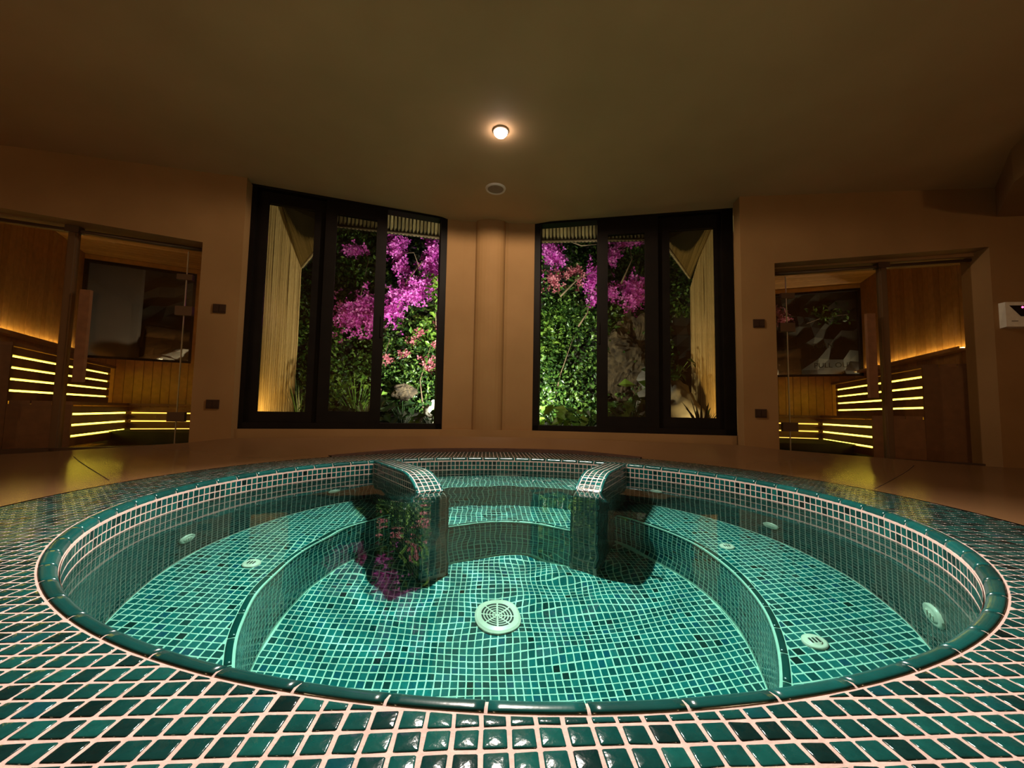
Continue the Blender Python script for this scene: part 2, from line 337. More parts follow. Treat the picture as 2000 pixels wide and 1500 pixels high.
OPL = (wall_pt(WALL_L, -4.10), wall_pt(WALL_L, -2.465)); OPR = (wall_pt(WALL_R, 2.182), wall_pt(WALL_R, 3.793))
th = 0.12
mb = MB()
mb.wallseg(OPL[1], WALL_L[1], -0.05, CEIL, th)
mb.wallseg(OPL[0], OPL[1], 1.80, CEIL, th, z0b=1.658)
mb.wallseg(WALL_L[0], OPL[0], -0.05, CEIL, th)
struct('wall_left', mb, M_wall, 'brown plaster wall over and beside the left sauna')
mb = MB()
mb.wallseg(WALL_R[0], OPR[0], -0.05, CEIL, th)
mb.wallseg(OPR[0], OPR[1], 1.644, CEIL, th, z0b=1.745)
mb.wallseg(OPR[1], WALL_R[1], -0.05, CEIL, 0.2)
struct('wall_right', mb, M_wall, 'brown plaster wall over and beside the right sauna')
mb = MB()                                                        # reveals beside the windows
mb.prism([(-2.19, 3.2025), (-2.235, 3.309), (-2.38, 3.40), (-2.50, 3.255), (-2.31, 3.175)], -0.05, CEIL + 0.014)
struct('wall_reveal_left', mb, M_wall, 'plaster reveal beside the left window')
mb = MB()
mb.prism([(1.915, 3.3595), (2.03, 3.35), (2.25, 3.50), (2.10, 3.62), (2.012, 3.57)], -0.05, CEIL + 0.014)
struct('wall_reveal_right', mb, M_wall, 'plaster reveal beside the right window')
# pier between the windows with a half-round rib
pts = [(-0.654, 3.852), (-0.50, 3.893), (-0.40, 3.912)]
for k in range(0, 13):
    a = pi - pi * k / 12; bx, by = -0.235 + 0.145 * cos(a), 3.918 - 0.075 * sin(a) ** 0.8 if 0 < k < 12 else 3.915; pts.append((bx, by))
pts += [(-0.06, 3.925), (0.20, 3.922), (0.20, 4.10), (-0.654, 4.06)]
mb = MB(); mb.prism(pts, 0.10, CEIL + 0.014); struct('wall_back', mb, M_wall, 'plaster pier with a half round rib between the two windows')
mb = MB()                                                        # low curb under the windows and the pier
cz = 0.188
mb.prism([(-2.235, 3.245), (-0.66, 3.80), (0.20, 3.868), (1.93, 3.50), (2.03, 3.53), (2.05, 3.70), (0.2, 4.06), (-0.654, 4.0), (-2.26, 3.43)], -0.02, cz)
struct('baseboard_back', mb, M_wall, 'low plaster curb under the windows')
mb = MB(); mb.wallseg((-4.72, -2.4), (-4.72, 2.66), -0.05, CEIL, 0.1); struct('wall_side_left', mb, M_wall)
mb = MB(); mb.wallseg((4.72, 3.12), (4.72, -2.4), -0.05, CEIL, 0.1); struct('wall_side_right', mb, M_wall)
mb = MB(); mb.wallseg((4.72, -2.4), (-4.72, -2.4), -0.05, CEIL, 0.1); struct('wall_front', mb, M_wall)

# ------------------------------------------------------------------ windows
def bar(mb, P, s0, s1, z0, z1, off=0.0, dep=0.06):
    d = (P[1] - P[0]) / np.linalg.norm(P[1] - P[0]); nrm = np.array([-d[1], d[0]])
    a = on(P, s0) + nrm * off; b = on(P, s1) + nrm * off
    mb.prism([a, b, b + nrm * dep, a + nrm * dep], z0, z1)
def pane_mb(P, s0, s1, z0, z1, off):
    m = MB(); bar(m, P, s0, s1, z0, z1, off, 0.006); return m
def make_window(name, P, L, o0, o1, sash_in, sash_out, stile_open, label):
    root = struct(name, None, None, label)
    f = MB()
    bar(f, P, o0, o0 + (0.05 if name == 'window_1' else 0.058), 0.185, 2.246, 0, 0.11); bar(f, P, o1 - (0.075 if name == 'window_1' else 0.10), o1, 0.185, 2.246, 0, 0.11)
    bar(f, P, o0, o1, 2.225, 2.246, 0, 0.11); bar(f, P, o0, o1, 0.186, 0.24, 0, 0.11)
    part('window_frame', f, M_frame, root)
    for (s0, s1, g0, g1, zb, zt, off) in (sash_out, sash_in):
        m = MB(); bar(m, P, s0, g0, 0.24, 2.225, off, 0.045); bar(m, P, g1, s1, 0.24, 2.225, off, 0.045)
        bar(m, P, g0, g1, 0.24, zb, off, 0.045); bar(m, P, g0, g1, zt, 2.225, off, 0.045)
        so = part('sash', m, M_frame, root)
        part('pane', pane_mb(P, g0, g1, zb, zt, off + 0.02), M_pane, so)
        hm = MB(); hs = s1 - 0.02 if (s1 < (o0 + o1) / 2 + 0.5 and name == 'window_1') else s0 + 0.02
        bar(hm, P, hs - 0.008, hs + 0.008, 1.02, 1.22, off - 0.012, 0.012); part('sash_handle', hm, M_frame, so)
    return root
make_window('window_1', FL, 1.6424, -0.03, 1.655, (0.56, 1.082, 0.651, 0.991, 0.342, 2.11, 0.008), (0.018, 0.60, 0.10, 0.464, 0.33, 2.13, 0.058), 1.08, 'left sliding window, its inner leaf slid open')
make_window('window_2', FR, 1.8158, 0.0, 1.811, (0.606, 1.165, 0.708, 1.049, 0.336, 2.075, 0.008), (1.13, 1.745, 1.275, 1.671, 0.338, 2.10, 0.058), 0.606, 'right sliding window, its inner leaf slid open')

# ------------------------------------------------------------------ small wall things
def plate(P, x, z, name, label, cat, sx=0.088, sz=0.07, grp=None):
    p = wall_pt(P, x); d = (P[1] - P[0]) / np.linalg.norm(P[1] - P[0]); ang = atan2(d[1], d[0]); nrm = np.array([d[1], -d[0]])
    t = thing(name, label, cat, grp); t.location = (p[0] + nrm[0] * 0.0005, p[1] + nrm[1] * 0.0005, z); t.rotation_euler = (0, 0, ang)
    m = MB(); m.box((0, -0.004, 0), sx, 0.008, sz); part('cover_plate', m, M_plate, t)
    for dx in (-0.021, 0.021):
        m = MB(); m.box((dx, -0.0095, 0), 0.036, 0.004, 0.048); part('rocker' if 'switch' in name else 'socket_insert', m, M_plate, t)
    return t
plate(WALL_L, -2.321, 1.135, 'light_switch', 'small dark plate at switch height on the wall left of the left window', 'switch')
plate(WALL_L, -2.323, 0.381, 'wall_socket', 'small dark plate low on the wall left of the left window', 'socket')
plate(WALL_R, 2.045, 1.132, 'light_switch', 'small dark plate at switch height on the wall right of the right window', 'switch')
plate(WALL_R, 2.044, 0.385, 'wall_socket', 'small dark plate low on the wall right of the right window', 'socket')
# sauna controller at the right edge
p = wall_pt(WALL_R, 3.83); d = (WALL_R[1] - WALL_R[0]); d /= np.linalg.norm(d); ang = atan2(d[1], d[0])
t = thing('sauna_controller', 'white wall box with a slanted black screen and a red diode', 'control box'); t.location = (p[0], p[1] - 0.0005, 1.083); t.rotation_euler = (0, 0, ang)
m = MB(); m.add([(0, 0, 0), (0.34, 0, 0), (0.34, 0, 0.20), (0, 0, 0.20), (-0.005, -0.055, 0.004), (0.345, -0.055, 0.004), (0.335, -0.045, 0.20), (0.005, -0.045, 0.20)],
               [(0, 1, 2, 3), (4, 7, 6, 5), (0, 4, 5, 1), (3, 2, 6, 7), (0, 3, 7, 4), (1, 5, 6, 2)]); part('housing', m, M_white, t)
m = MB(); m.add([(0.03, -0.0485, 0.172), (0.31, -0.0485, 0.172), (0.26, -0.0545, 0.085), (0.10, -0.0545, 0.085), (0.03, -0.0465, 0.172), (0.31, -0.0465, 0.172), (0.26, -0.0525, 0.085), (0.10, -0.0525, 0.085)],
               [(0, 3, 2, 1), (4, 5, 6, 7), (0, 1, 5, 4), (1, 2, 6, 5), (2, 3, 7, 6), (3, 0, 4, 7)]); sc = part('screen', m, M_black, t)
m = MB(); m.lathe([(0, 0.004), (0.006, 0.003), (0.008, 0)], n=12); dio = part('diode', m, M_led_red, sc, smooth=True); dio.location = (0.118, -0.0505, 0.157); dio.rotation_euler = (pi / 2, 0, 0)

m = MB(); m.box((0.055, -0.0546, 0.048), 0.045, 0.001, 0.004); part('mark', m, M_black, t)
# ceiling lamp and round fitting
t = thing('ceiling_spotlight', 'glowing round spotlight on the ceiling above the tub', 'lamp'); t.location = SPOT
m = MB(); m.lathe([(0.0, 0.0), (0.050, 0.0), (0.050, -0.010), (0.042, -0.016), (0.040, -0.012), (0.0, -0.012)], n=32); part('lamp_ring', m, M_ring, t, smooth=False)
m = MB(); m.lathe([(0.044, -0.012), (0.042, -0.024), (0.031, -0.036), (0.014, -0.043), (0.0, -0.044)], n=24); part('lamp_lens', m, M_bulb, t, smooth=True)
t = thing('ceiling_fitting', 'unlit round ceiling fitting with a pale rim between lamp and pier', 'ceiling fitting'); t.location = (-0.166, 3.297, CEIL)
m = MB(); m.lathe([(0.066, -0.006), (0.070, -0.014), (0.082, -0.012), (0.086, 0.0)], n=40); part('fitting_rim', m, M_ring, t, smooth=True)
m = MB(); m.lathe([(0.0, -0.007), (0.068, -0.007)], n=40); part('fitting_disc', m, M_fit, t)

# ------------------------------------------------------------------ the tub
def clip(poly, p, n):                       # keep the side where (x-p).n <= 0
    out = []
    for i in range(len(poly)):
        a, b = poly[i], poly[(i + 1) % len(poly)]; da, db = (a - p) @ n, (b - p) @ n
        if da <= 0: out.append(a)
        if (da < 0 < db) or (db < 0 < da): out.append(a + (b - a) * da / (da - db))
    return out
def area(poly): return 0.5 * abs(sum(poly[i][0] * poly[(i + 1) % len(poly)][1] - poly[(i + 1) % len(poly)][0] * poly[i][1] for i in range(len(poly))))
def put_tile(mb, poly, O, U, V, Nn, h=0.0009, e=0.0012):
    # glazed tile with bevelled edge; poly in the (U,V) frame at O
    c = sum(poly) / len(poly); n = len(poly)
    jit = random.uniform(-0.0002, 0.0003)
    tilt = np.array([random.uniform(-1, 1), random.uniform(-1, 1)]) * 0.008
    lo = [O + U * p[0] + V * p[1] - Nn * 0.002 for p in poly]
    md = [O + U * p[0] + V * p[1] + Nn * (h * 0.45 + jit + tilt @ (p - c)) for p in poly]
    hi = []
    for p in poly:
        q = p + (c - p) * min(0.45, 1.5 * e / (np.linalg.norm(c - p) + 1e-9)); hi.append(O + U * q[0] + V * q[1] + Nn * (h + jit + tilt @ (q - c)))
    fs = [tuple(range(2 * n, 3 * n))]
    for i in range(n):
        j = (i + 1) % n; fs.append((i, j, n + j, n + i)); fs.append((n + i, n + j, 2 * n + j, 2 * n + i))
    mb.add(lo + md + hi, fs)
SQ = lambda s=TS: [np.array(q) * s / 2 for q in ((-1, -1), (1, -1), (1, 1), (-1, 1))]
XU, YU, ZU = np.array((1., 0, 0)), np.array((0, 1., 0)), np.array((0, 0, 1.))
E1_3, E2_3 = np.array((*E1, 0)), np.array((*E2, 0))
GRID0 = np.array((0.0351, 0.4942))             # a grid crossing of the deck tiles
def grid_tiles(inside, cuts, emit, span=2.0, org=GRID0):
    """square tiles on the grid; inside(p) rough test; cuts(p) -> list of (point, normal) to clip against"""
    n = int(span / TP) + 2; c0 = LOC(org)
    i0 = -int((span + c0[0]) / TP) - 1; j0 = -int((span + c0[1]) / TP) - 1
    for i in range(i0, i0 + 2 * n):
        for j in range(j0, j0 + 2 * n):
            g = org + E1 * ((i + .5) * TP) + E2 * ((j + .5) * TP)
            if not inside(g): continue
            poly = SQ()
            poly = [p + np.array([random.uniform(-1, 1), random.uniform(-1, 1)]) * 0.0009 for p in poly]
            for (q, nn) in cuts(g):
                ql = np.array([(q - g) @ E1, (q - g) @ E2]); nl = np.array([nn @ E1, nn @ E2])
                poly = clip(poly, ql, nl)
                if len(poly) < 3: break
            if len(poly) >= 3 and area(poly) > 6e-5: emit(g, poly)

tub = thing('hot_tub', 'round sunken tub lined with small teal tiles in the middle of the room', 'hot tub')
# deck: bed of grout and tiles; the nearest tiles are single parts, the rest one joined part
mb = MB(); n = 180; vs = []; fs = []
for i in range(n):
    a = 2 * pi * i / n; p = ell(a, 0.004); d = p - C; d /= np.linalg.norm(d); q = C + d * R_DECK
    vs += [(p[0], p[1], -0.0006), (q[0], q[1], -0.0006), (q[0], q[1], -0.03), (p[0], p[1], -0.03)]
for i in range(n):
    j = (i + 1) % n
    for k in range(3): fs.append((i * 4 + k, i * 4 + k + 1, j * 4 + k + 1, j * 4 + k))
mb.add(vs, fs); deck = part('deck', mb, M_grout, tub, label='tiled deck ring around the basin')
deck_tiles = []
def deck_cuts(g):
    r = in_ell(g, -0.006); cs = []
    if r < 1.12: q, nn = ell_tangent_plane(g, -0.006); cs.append((q, -nn))
    d = g - C; L = np.linalg.norm(d)
    if L > R_DECK - 0.06: cs.append((C + d / L * (R_DECK - 0.004), d / L))
    return cs
grid_tiles(lambda g: in_ell(g, 0.02) > 1.0 and np.linalg.norm(g - C) < R_DECK + 0.02, deck_cuts, lambda g, poly: deck_tiles.append((g, poly)), span=1.95)
def in_view(g):
    x, y = g; f = y * cos(PITCH) - EYE * sin(PITCH)
    if f < 0.1: return False
    u = x / f; v = (y * sin(PITCH) + EYE * cos(PITCH)) / f
    return abs(u) < 1.3 and abs(v) < 0.98
seen = sorted([k for k, (g, p) in enumerate(deck_tiles) if in_view(g)], key=lambda k: np.linalg.norm(deck_tiles[k][0]) ** 2 + EYE ** 2)
single = set(seen[:300])
def near_tile_mesh(poly):
    # thicker tile with a pillowed, slightly uneven glaze
    c = sum(poly) / len(poly); n = len(poly); m = MB(); rings = []
    tilt = np.array([random.uniform(-1, 1), random.uniform(-1, 1)]) * 0.014
    def P3(q, z): return (q[0], q[1], z + float(tilt @ (q - c)))
    full = n == 4 and area(poly) > 6.2e-4
    for (sh, z) in ((0.0, -0.002), (0.0, -0.0002), (0.0006, 0.0004), (0.0018, 0.0008)):
        ring = []
        for i in range(n):
            p = poly[i]; k = sh * 1.414 / (np.linalg.norm(c - p) + 1e-9)
            if full:      # rounded corners: two points per corner
                a, b = poly[i - 1], poly[(i + 1) % n]; rr = 0.05
                q = p + (c - p) * min(.4, k); ra = p + (a - p) * rr; rb = p + (b - p) * rr
                ring.append(ra + (c - ra) * min(.4, k)); ring.append(rb + (c - rb) * min(.4, k))
            else: ring.append(p + (c - p) * min(.4, k))
        rings.append([P3(q, z) for q in ring])
    k = len(rings[0]); vs = [v for r in rings for v in r]; vs.append(P3(c, 0.0010 + random.uniform(-0.0006, 0.0003)))
    fs = []
    for r in range(3):
        for i in range(k): fs.append((r * k + i, r * k + (i + 1) % k, (r + 1) * k + (i + 1) % k, (r + 1) * k + i))
    for i in range(k): fs.append((3 * k + i, 3 * k + (i + 1) % k, 4 * k))
    m.add(vs, fs); return m
shared = [near_tile_mesh([p + np.array([random.uniform(-1, 1), random.uniform(-1, 1)]) * 0.0008 for p in SQ()]).mesh('tile', M_tile_dim, True) for _ in range(14)]
field = MB()
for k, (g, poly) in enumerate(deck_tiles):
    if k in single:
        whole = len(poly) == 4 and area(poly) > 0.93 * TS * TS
        me = random.choice(shared) if whole else near_tile_mesh(poly).mesh('tile', M_tile_dim, True)
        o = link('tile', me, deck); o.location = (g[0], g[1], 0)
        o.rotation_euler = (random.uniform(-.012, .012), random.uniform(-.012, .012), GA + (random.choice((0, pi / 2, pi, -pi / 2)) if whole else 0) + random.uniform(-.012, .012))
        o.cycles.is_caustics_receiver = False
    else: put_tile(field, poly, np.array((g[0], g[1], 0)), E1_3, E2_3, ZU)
part('tile_field', field, M_tile_dim, deck, stuff=True)
RECV = []
# rim: rounded trim tiles on a bed
def trim_piece(path, inward, z, w=0.030, n=8, drop=0.020, top=0.003):
    """path: function u in 0..1 -> plan point ; inward(p) -> unit vector towards the water"""
    prof = [(-0.001, -0.004), (-0.001, 0.001), (0.003, top - 0.0005), (0.009, top), (0.016, top - 0.001), (0.022, top - 0.004), (0.0265, top - 0.009), (w - 0.001, -drop * 0.75), (w - 0.001, -drop)]
    m = MB(); vs = []; K = len(prof)
    for i in range(n + 1):
        p = path(i / n); d = inward(p)
        sq = 0.92 if i in (0, n) else 1.0
        for (r, h) in prof: vs.append((p[0] + d[0] * r, p[1] + d[1] * r, z + (h if h < 0.003 else h * sq)))
    fs = []
    for i in range(n):
        for j in range(K - 1): fs.append((i * K + j, (i + 1) * K + j, (i + 1) * K + j + 1, i * K + j + 1))
    fs.append(tuple(range(K))); fs.append(tuple(range(n * K + K - 1, n * K - 1, -1)))
    m.add(vs, fs); return m
def inw(p): d = C - p; return d / np.linalg.norm(d)
def ell_inw(p): q, nn = ell_tangent_plane(p, 0.0); return -nn
mb = MB(); vs = []; fs = []; n = 180
for i in range(n):
    a = 2 * pi * i / n
    for k, z in ((-0.004, -0.001), (0.004, 0.002), (0.018, -0.001), (0.0265, -0.010), (0.0315, -0.028)): p = ell(a, k); vs.append((p[0], p[1], z))
for i in range(n):
    j = (i + 1) % n
    for k in range(4): fs.append((i * 5 + k, i * 5 + k + 1, j * 5 + k + 1, j * 5 + k))
mb.add(vs, fs); rim = part('rim', mb, M_grout, tub, smooth=True, label='rounded teal rim of the basin')
# equal arc-length division of the oval
ts = np.linspace(0, 2 * pi, 4001); P = np.array([ell(t) for t in ts]); S = np.r_[0, np.cumsum(np.linalg.norm(np.diff(P, axis=0), axis=1))]; PER = S[-1]
def t_at(s): return float(np.interp(s % PER, S, ts))
NP_ = 72; gap = 0.0045
s_ref = float(np.interp(4.652, ts, S))
for k in range(NP_):
    s0, s1 = s_ref + PER * k / NP_ + gap / 2, s_ref + PER * (k + 1) / NP_ - gap / 2
    part('rim_tile', trim_piece(lambda u: ell(t_at(s0 + (s1 - s0) * u)), ell_inw, 0.0), M_rim, rim, smooth=True)

K_IN = 0.032
# basin walls
def ring_bed(fn, z0, z1, n=180, a0=0, a1=2 * pi):
    m = MB(); vs = []; fs = []; full = abs(a1 - a0 - 2 * pi) < 1e-6; cnt = n if full else n + 1
    for i in range(cnt):
        p = fn(a0 + (a1 - a0) * i / n); vs += [(p[0], p[1], z1), (p[0], p[1], z0)]
    for i in range(n):
        j = (i + 1) % cnt; fs.append((i * 2, i * 2 + 1, j * 2 + 1, j * 2))
    m.add(vs, fs); return m
wallbed = part('basin_wall', ring_bed(lambda a: ell(a, K_IN), Z_BENCH - 0.01, -0.02), M_grout, tub); RECV.append(wallbed)
ts2 = np.linspace(0, 2 * pi, 4001); P2 = np.array([ell(t, K_IN) for t in ts2]); S2 = np.r_[0, np.cumsum(np.linalg.norm(np.diff(P2, axis=0), axis=1))]; PER2 = S2[-1]
ncol = int(round(PER2 / TP)); mb = MB()
for c in range(ncol):
    t = float(np.interp((c + .5) / ncol * PER2, S2, ts2)); p, nn = ell_tangent_plane(ell(t, K_IN), K_IN); Nn = np.array((-nn[0], -nn[1], 0)); U = np.array((-nn[1], nn[0], 0))
    for r in range(26):
        z = -0.0245 - (r + .5) * TP * 0.985
        if z < Z_BENCH: break
        put_tile(mb, [q + np.array([random.uniform(-1, 1), random.uniform(-1, 1)]) * 0.0006 for q in SQ()], np.array((p[0], p[1], z)), U, ZU, Nn)
o = part('wall_tiles', mb, M_tile_dim, wallbed, stuff=True); RECV.append(o)
# arms: angles in the tub frame
ARM = {'l': (W2(-0.868, 1.175), W2(-0.382, 0.392)), 'r': (W2(0.838, 1.09), W2(0.444, 0.432))}
AW = 0.158
def arm_cross(side, r):
    A, B = (LOC(q) for q in ARM[side]); d = (B - A) / np.linalg.norm(B - A); b = A @ d; h = -b - sqrt(max(0, b * b - (A @ A - r * r)))
    return atan2(*(A + d * h)[::-1])
def between_arms(g):
    p = LOC(g); res = []
    for k, sg in (('l', 1), ('r', -1)):
        A, B = (LOC(q) for q in ARM[k]); d = B - A; res.append(sg * (d[0] * (p - A)[1] - d[1] * (p - A)[0]) > 0)
    return res[0] and res[1] and p[1] > 0
def ang_of(p): l = LOC(p); return atan2(l[1], l[0])
aL, aR = arm_cross('l', R_PIT), arm_cross('r', R_PIT); bL, bR = arm_cross('l', R_ENTRY), arm_cross('r', R_ENTRY)
def W3(r, a, z): p = W2(r * cos(a), r * sin(a)); return (p[0], p[1], z)
# bench
mb = MB(); vs = []; fs = []; n = 180
def arc(r, a0, a1, n): return [W2(r * cos(a0 + (a1 - a0) * i / n), r * sin(a0 + (a1 - a0) * i / n)) for i in range(n + 1)]
OUT_A = arc(R_PIT, aL, aR + 2 * pi, 150); OUT_B = arc(R_ENTRY, bR, bL, 50); OUTLINE = OUT_A + OUT_B   # plan outline of the pit
def to_wall(d):
    lo, hi = 0.6, 1.6
    for _ in range(30):
        m_ = (lo + hi) / 2
        if in_ell(C + d * m_, K_IN - 0.01) < 1: lo = m_
        else: hi = m_
    return lo
for p in OUTLINE:
    d = (p - C) / np.linalg.norm(p - C); q = C + d * to_wall(d); vs += [(p[0], p[1], Z_BENCH), (q[0], q[1], Z_BENCH)]
n = len(OUTLINE)
for i in range(n):
    j = (i + 1) % n; fs.append((i * 2, i * 2 + 1, j * 2 + 1, j * 2))
mb.add(vs, fs); bench = part('bench', mb, M_grout_lit, tub, label='submerged bench ring around the pit'); RECV.append(bench)
def r_inner(g): return R_ENTRY if between_arms(g) else R_PIT
mb = MB()
def bench_cuts(g):
    d = g - C; L = np.linalg.norm(d); cs = [(C + d / L * (r_inner(g) + 0.032), -d / L)]
    q, nn = ell_tangent_plane(g, K_IN + 0.004); cs.append((q, nn)); return cs
grid_tiles(lambda g: np.linalg.norm(g - C) > r_inner(g) + 0.02 and in_ell(g, K_IN - 0.02) < 1, bench_cuts, lambda g, poly: put_tile(mb, poly, np.array((g[0], g[1], Z_BENCH)), E1_3, E2_3, ZU), span=1.6, org=GRID0 + E1 * 0.011 + E2 * 0.006)
o = part('bench_tiles', mb, M_tile_lit, bench, stuff=True); RECV.append(o)
def circ(r, a0, a1): return lambda u: W2(r * cos(a0 + (a1 - a0) * u), r * sin(a0 + (a1 - a0) * u))
def edge_row(r, a0, a1, z, parent, drop=0.026):
    L = abs(a1 - a0) * r; k = max(1, int(round(L / 0.124))); g = gap / r / 2
    for i in range(k):
        b0, b1 = a0 + (a1 - a0) * i / k + g, a0 + (a1 - a0) * (i + 1) / k - g
        # rounded tile: outer edge lies 0.05 behind the pit edge
        o = part('edge_tile', trim_piece(circ(r + 0.028, b0, b1), inw, z, n=6, drop=drop), M_rim, parent, smooth=True); RECV.append(o)
edge_row(R_PIT, aL + 0.07, aR + 2 * pi - 0.07, Z_BENCH, bench)
edge_row(R_ENTRY, bR + 0.12, bL - 0.12, Z_BENCH, bench)
# pit wall and floor
mb = MB(); vs = []; fs = []; n = len(OUTLINE)
for p in OUTLINE: vs += [(p[0], p[1], Z_BENCH), (p[0], p[1], Z_PIT)]
for i in range(n):
    j = (i + 1) % n; fs.append((i * 2, i * 2 + 1, j * 2 + 1, j * 2))
b = len(vs); vs += [W3(R_PIT, 2 * pi * i / 200, Z_PIT) for i in range(200)]; fs.append(tuple(range(b, b + 200)))
mb.add(vs, fs); pit = part('pit', mb, M_grout_lit, tub, label='deep middle pit of the tub'); RECV.append(pit)
mb = MB()
def pit_cuts(g):
    d = g - C; L = np.linalg.norm(d); return [(C + d / L * (r_inner(g) - 0.004), d / L)] if L > r_inner(g) - 0.05 else []
grid_tiles(lambda g: np.linalg.norm(g - C) < r_inner(g) + 0.01, pit_cuts, lambda g, poly: put_tile(mb, poly, np.array((g[0], g[1], Z_PIT)), E1_3, E2_3, ZU), span=1.15, org=GRID0 + E1 * 0.003 + E2 * 0.013)
o = part('pit_floor_tiles', mb, M_tile_lit, pit, stuff=True); RECV.append(o)
def curved_tiles(mb, r, a0, a1, z0, z1, facing=-1):
    k = max(1, int(round(abs(a1 - a0) * r / TP))); rows = int((z1 - z0 + 0.004) / TP)
    for i in range(k):
        a = a0 + (a1 - a0) * (i + .5) / k; d = E1 * cos(a) + E2 * sin(a); p = C + d * r
        Nn = np.array((d[0], d[1], 0)) * facing; U = np.cross(ZU, Nn)
        for q in range(rows):
            put_tile(mb, SQ(), np.array((p[0], p[1], z1 - (q + .5) * TP)), U, ZU, Nn)
mb = MB(); curved_tiles(mb, R_PIT, aL, aR + 2 * pi, Z_PIT, Z_BENCH - 0.020); curved_tiles(mb, R_ENTRY, bR, bL, Z_PIT, Z_BENCH - 0.020)
o = part('pit_wall_tiles', mb, M_tile_lit, pit, stuff=True); RECV.append(o)
# entry step between the arms
mb = MB(); vs = []; fs = []; n = 40; a0, a1 = arm_cross('r', R_STEP), arm_cross('l', R_STEP)
for i in range(n + 1):
    a = a0 + (a1 - a0) * i / n
    vs += [W3(R_STEP, a, Z_BENCH), W3(R_STEP, a, Z_STEP), W3(1.46, a, Z_STEP)]
for i in range(n):
    for k in range(2): fs.append((i * 3 + k, i * 3 + k + 1, i * 3 + k + 4, i * 3 + k + 3))
mb.add(vs, fs); step = part('entry_step', mb, M_grout_lit, tub, label='submerged entry step between the two arms'); RECV.append(step)
mb = MB()
def step_cuts(g):
    d = g - C; L = np.linalg.norm(d); cs = [(C + d / L * (R_STEP + 0.004), -d / L)]; q, nn = ell_tangent_plane(g, K_IN + 0.004); cs.append((q, nn)); return cs
grid_tiles(lambda g: between_arms(g) and np.linalg.norm(g - C) > R_STEP - .02 and in_ell(g, K_IN - 0.02) < 1, step_cuts, lambda g, poly: put_tile(mb, poly, np.array((g[0], g[1], Z_STEP)), E1_3, E2_3, ZU), span=1.5)
curved_tiles(mb, R_STEP, a0, a1, Z_BENCH, Z_STEP - 0.002)
o = part('step_tiles', mb, M_tile_lit, step, stuff=True); RECV.append(o)
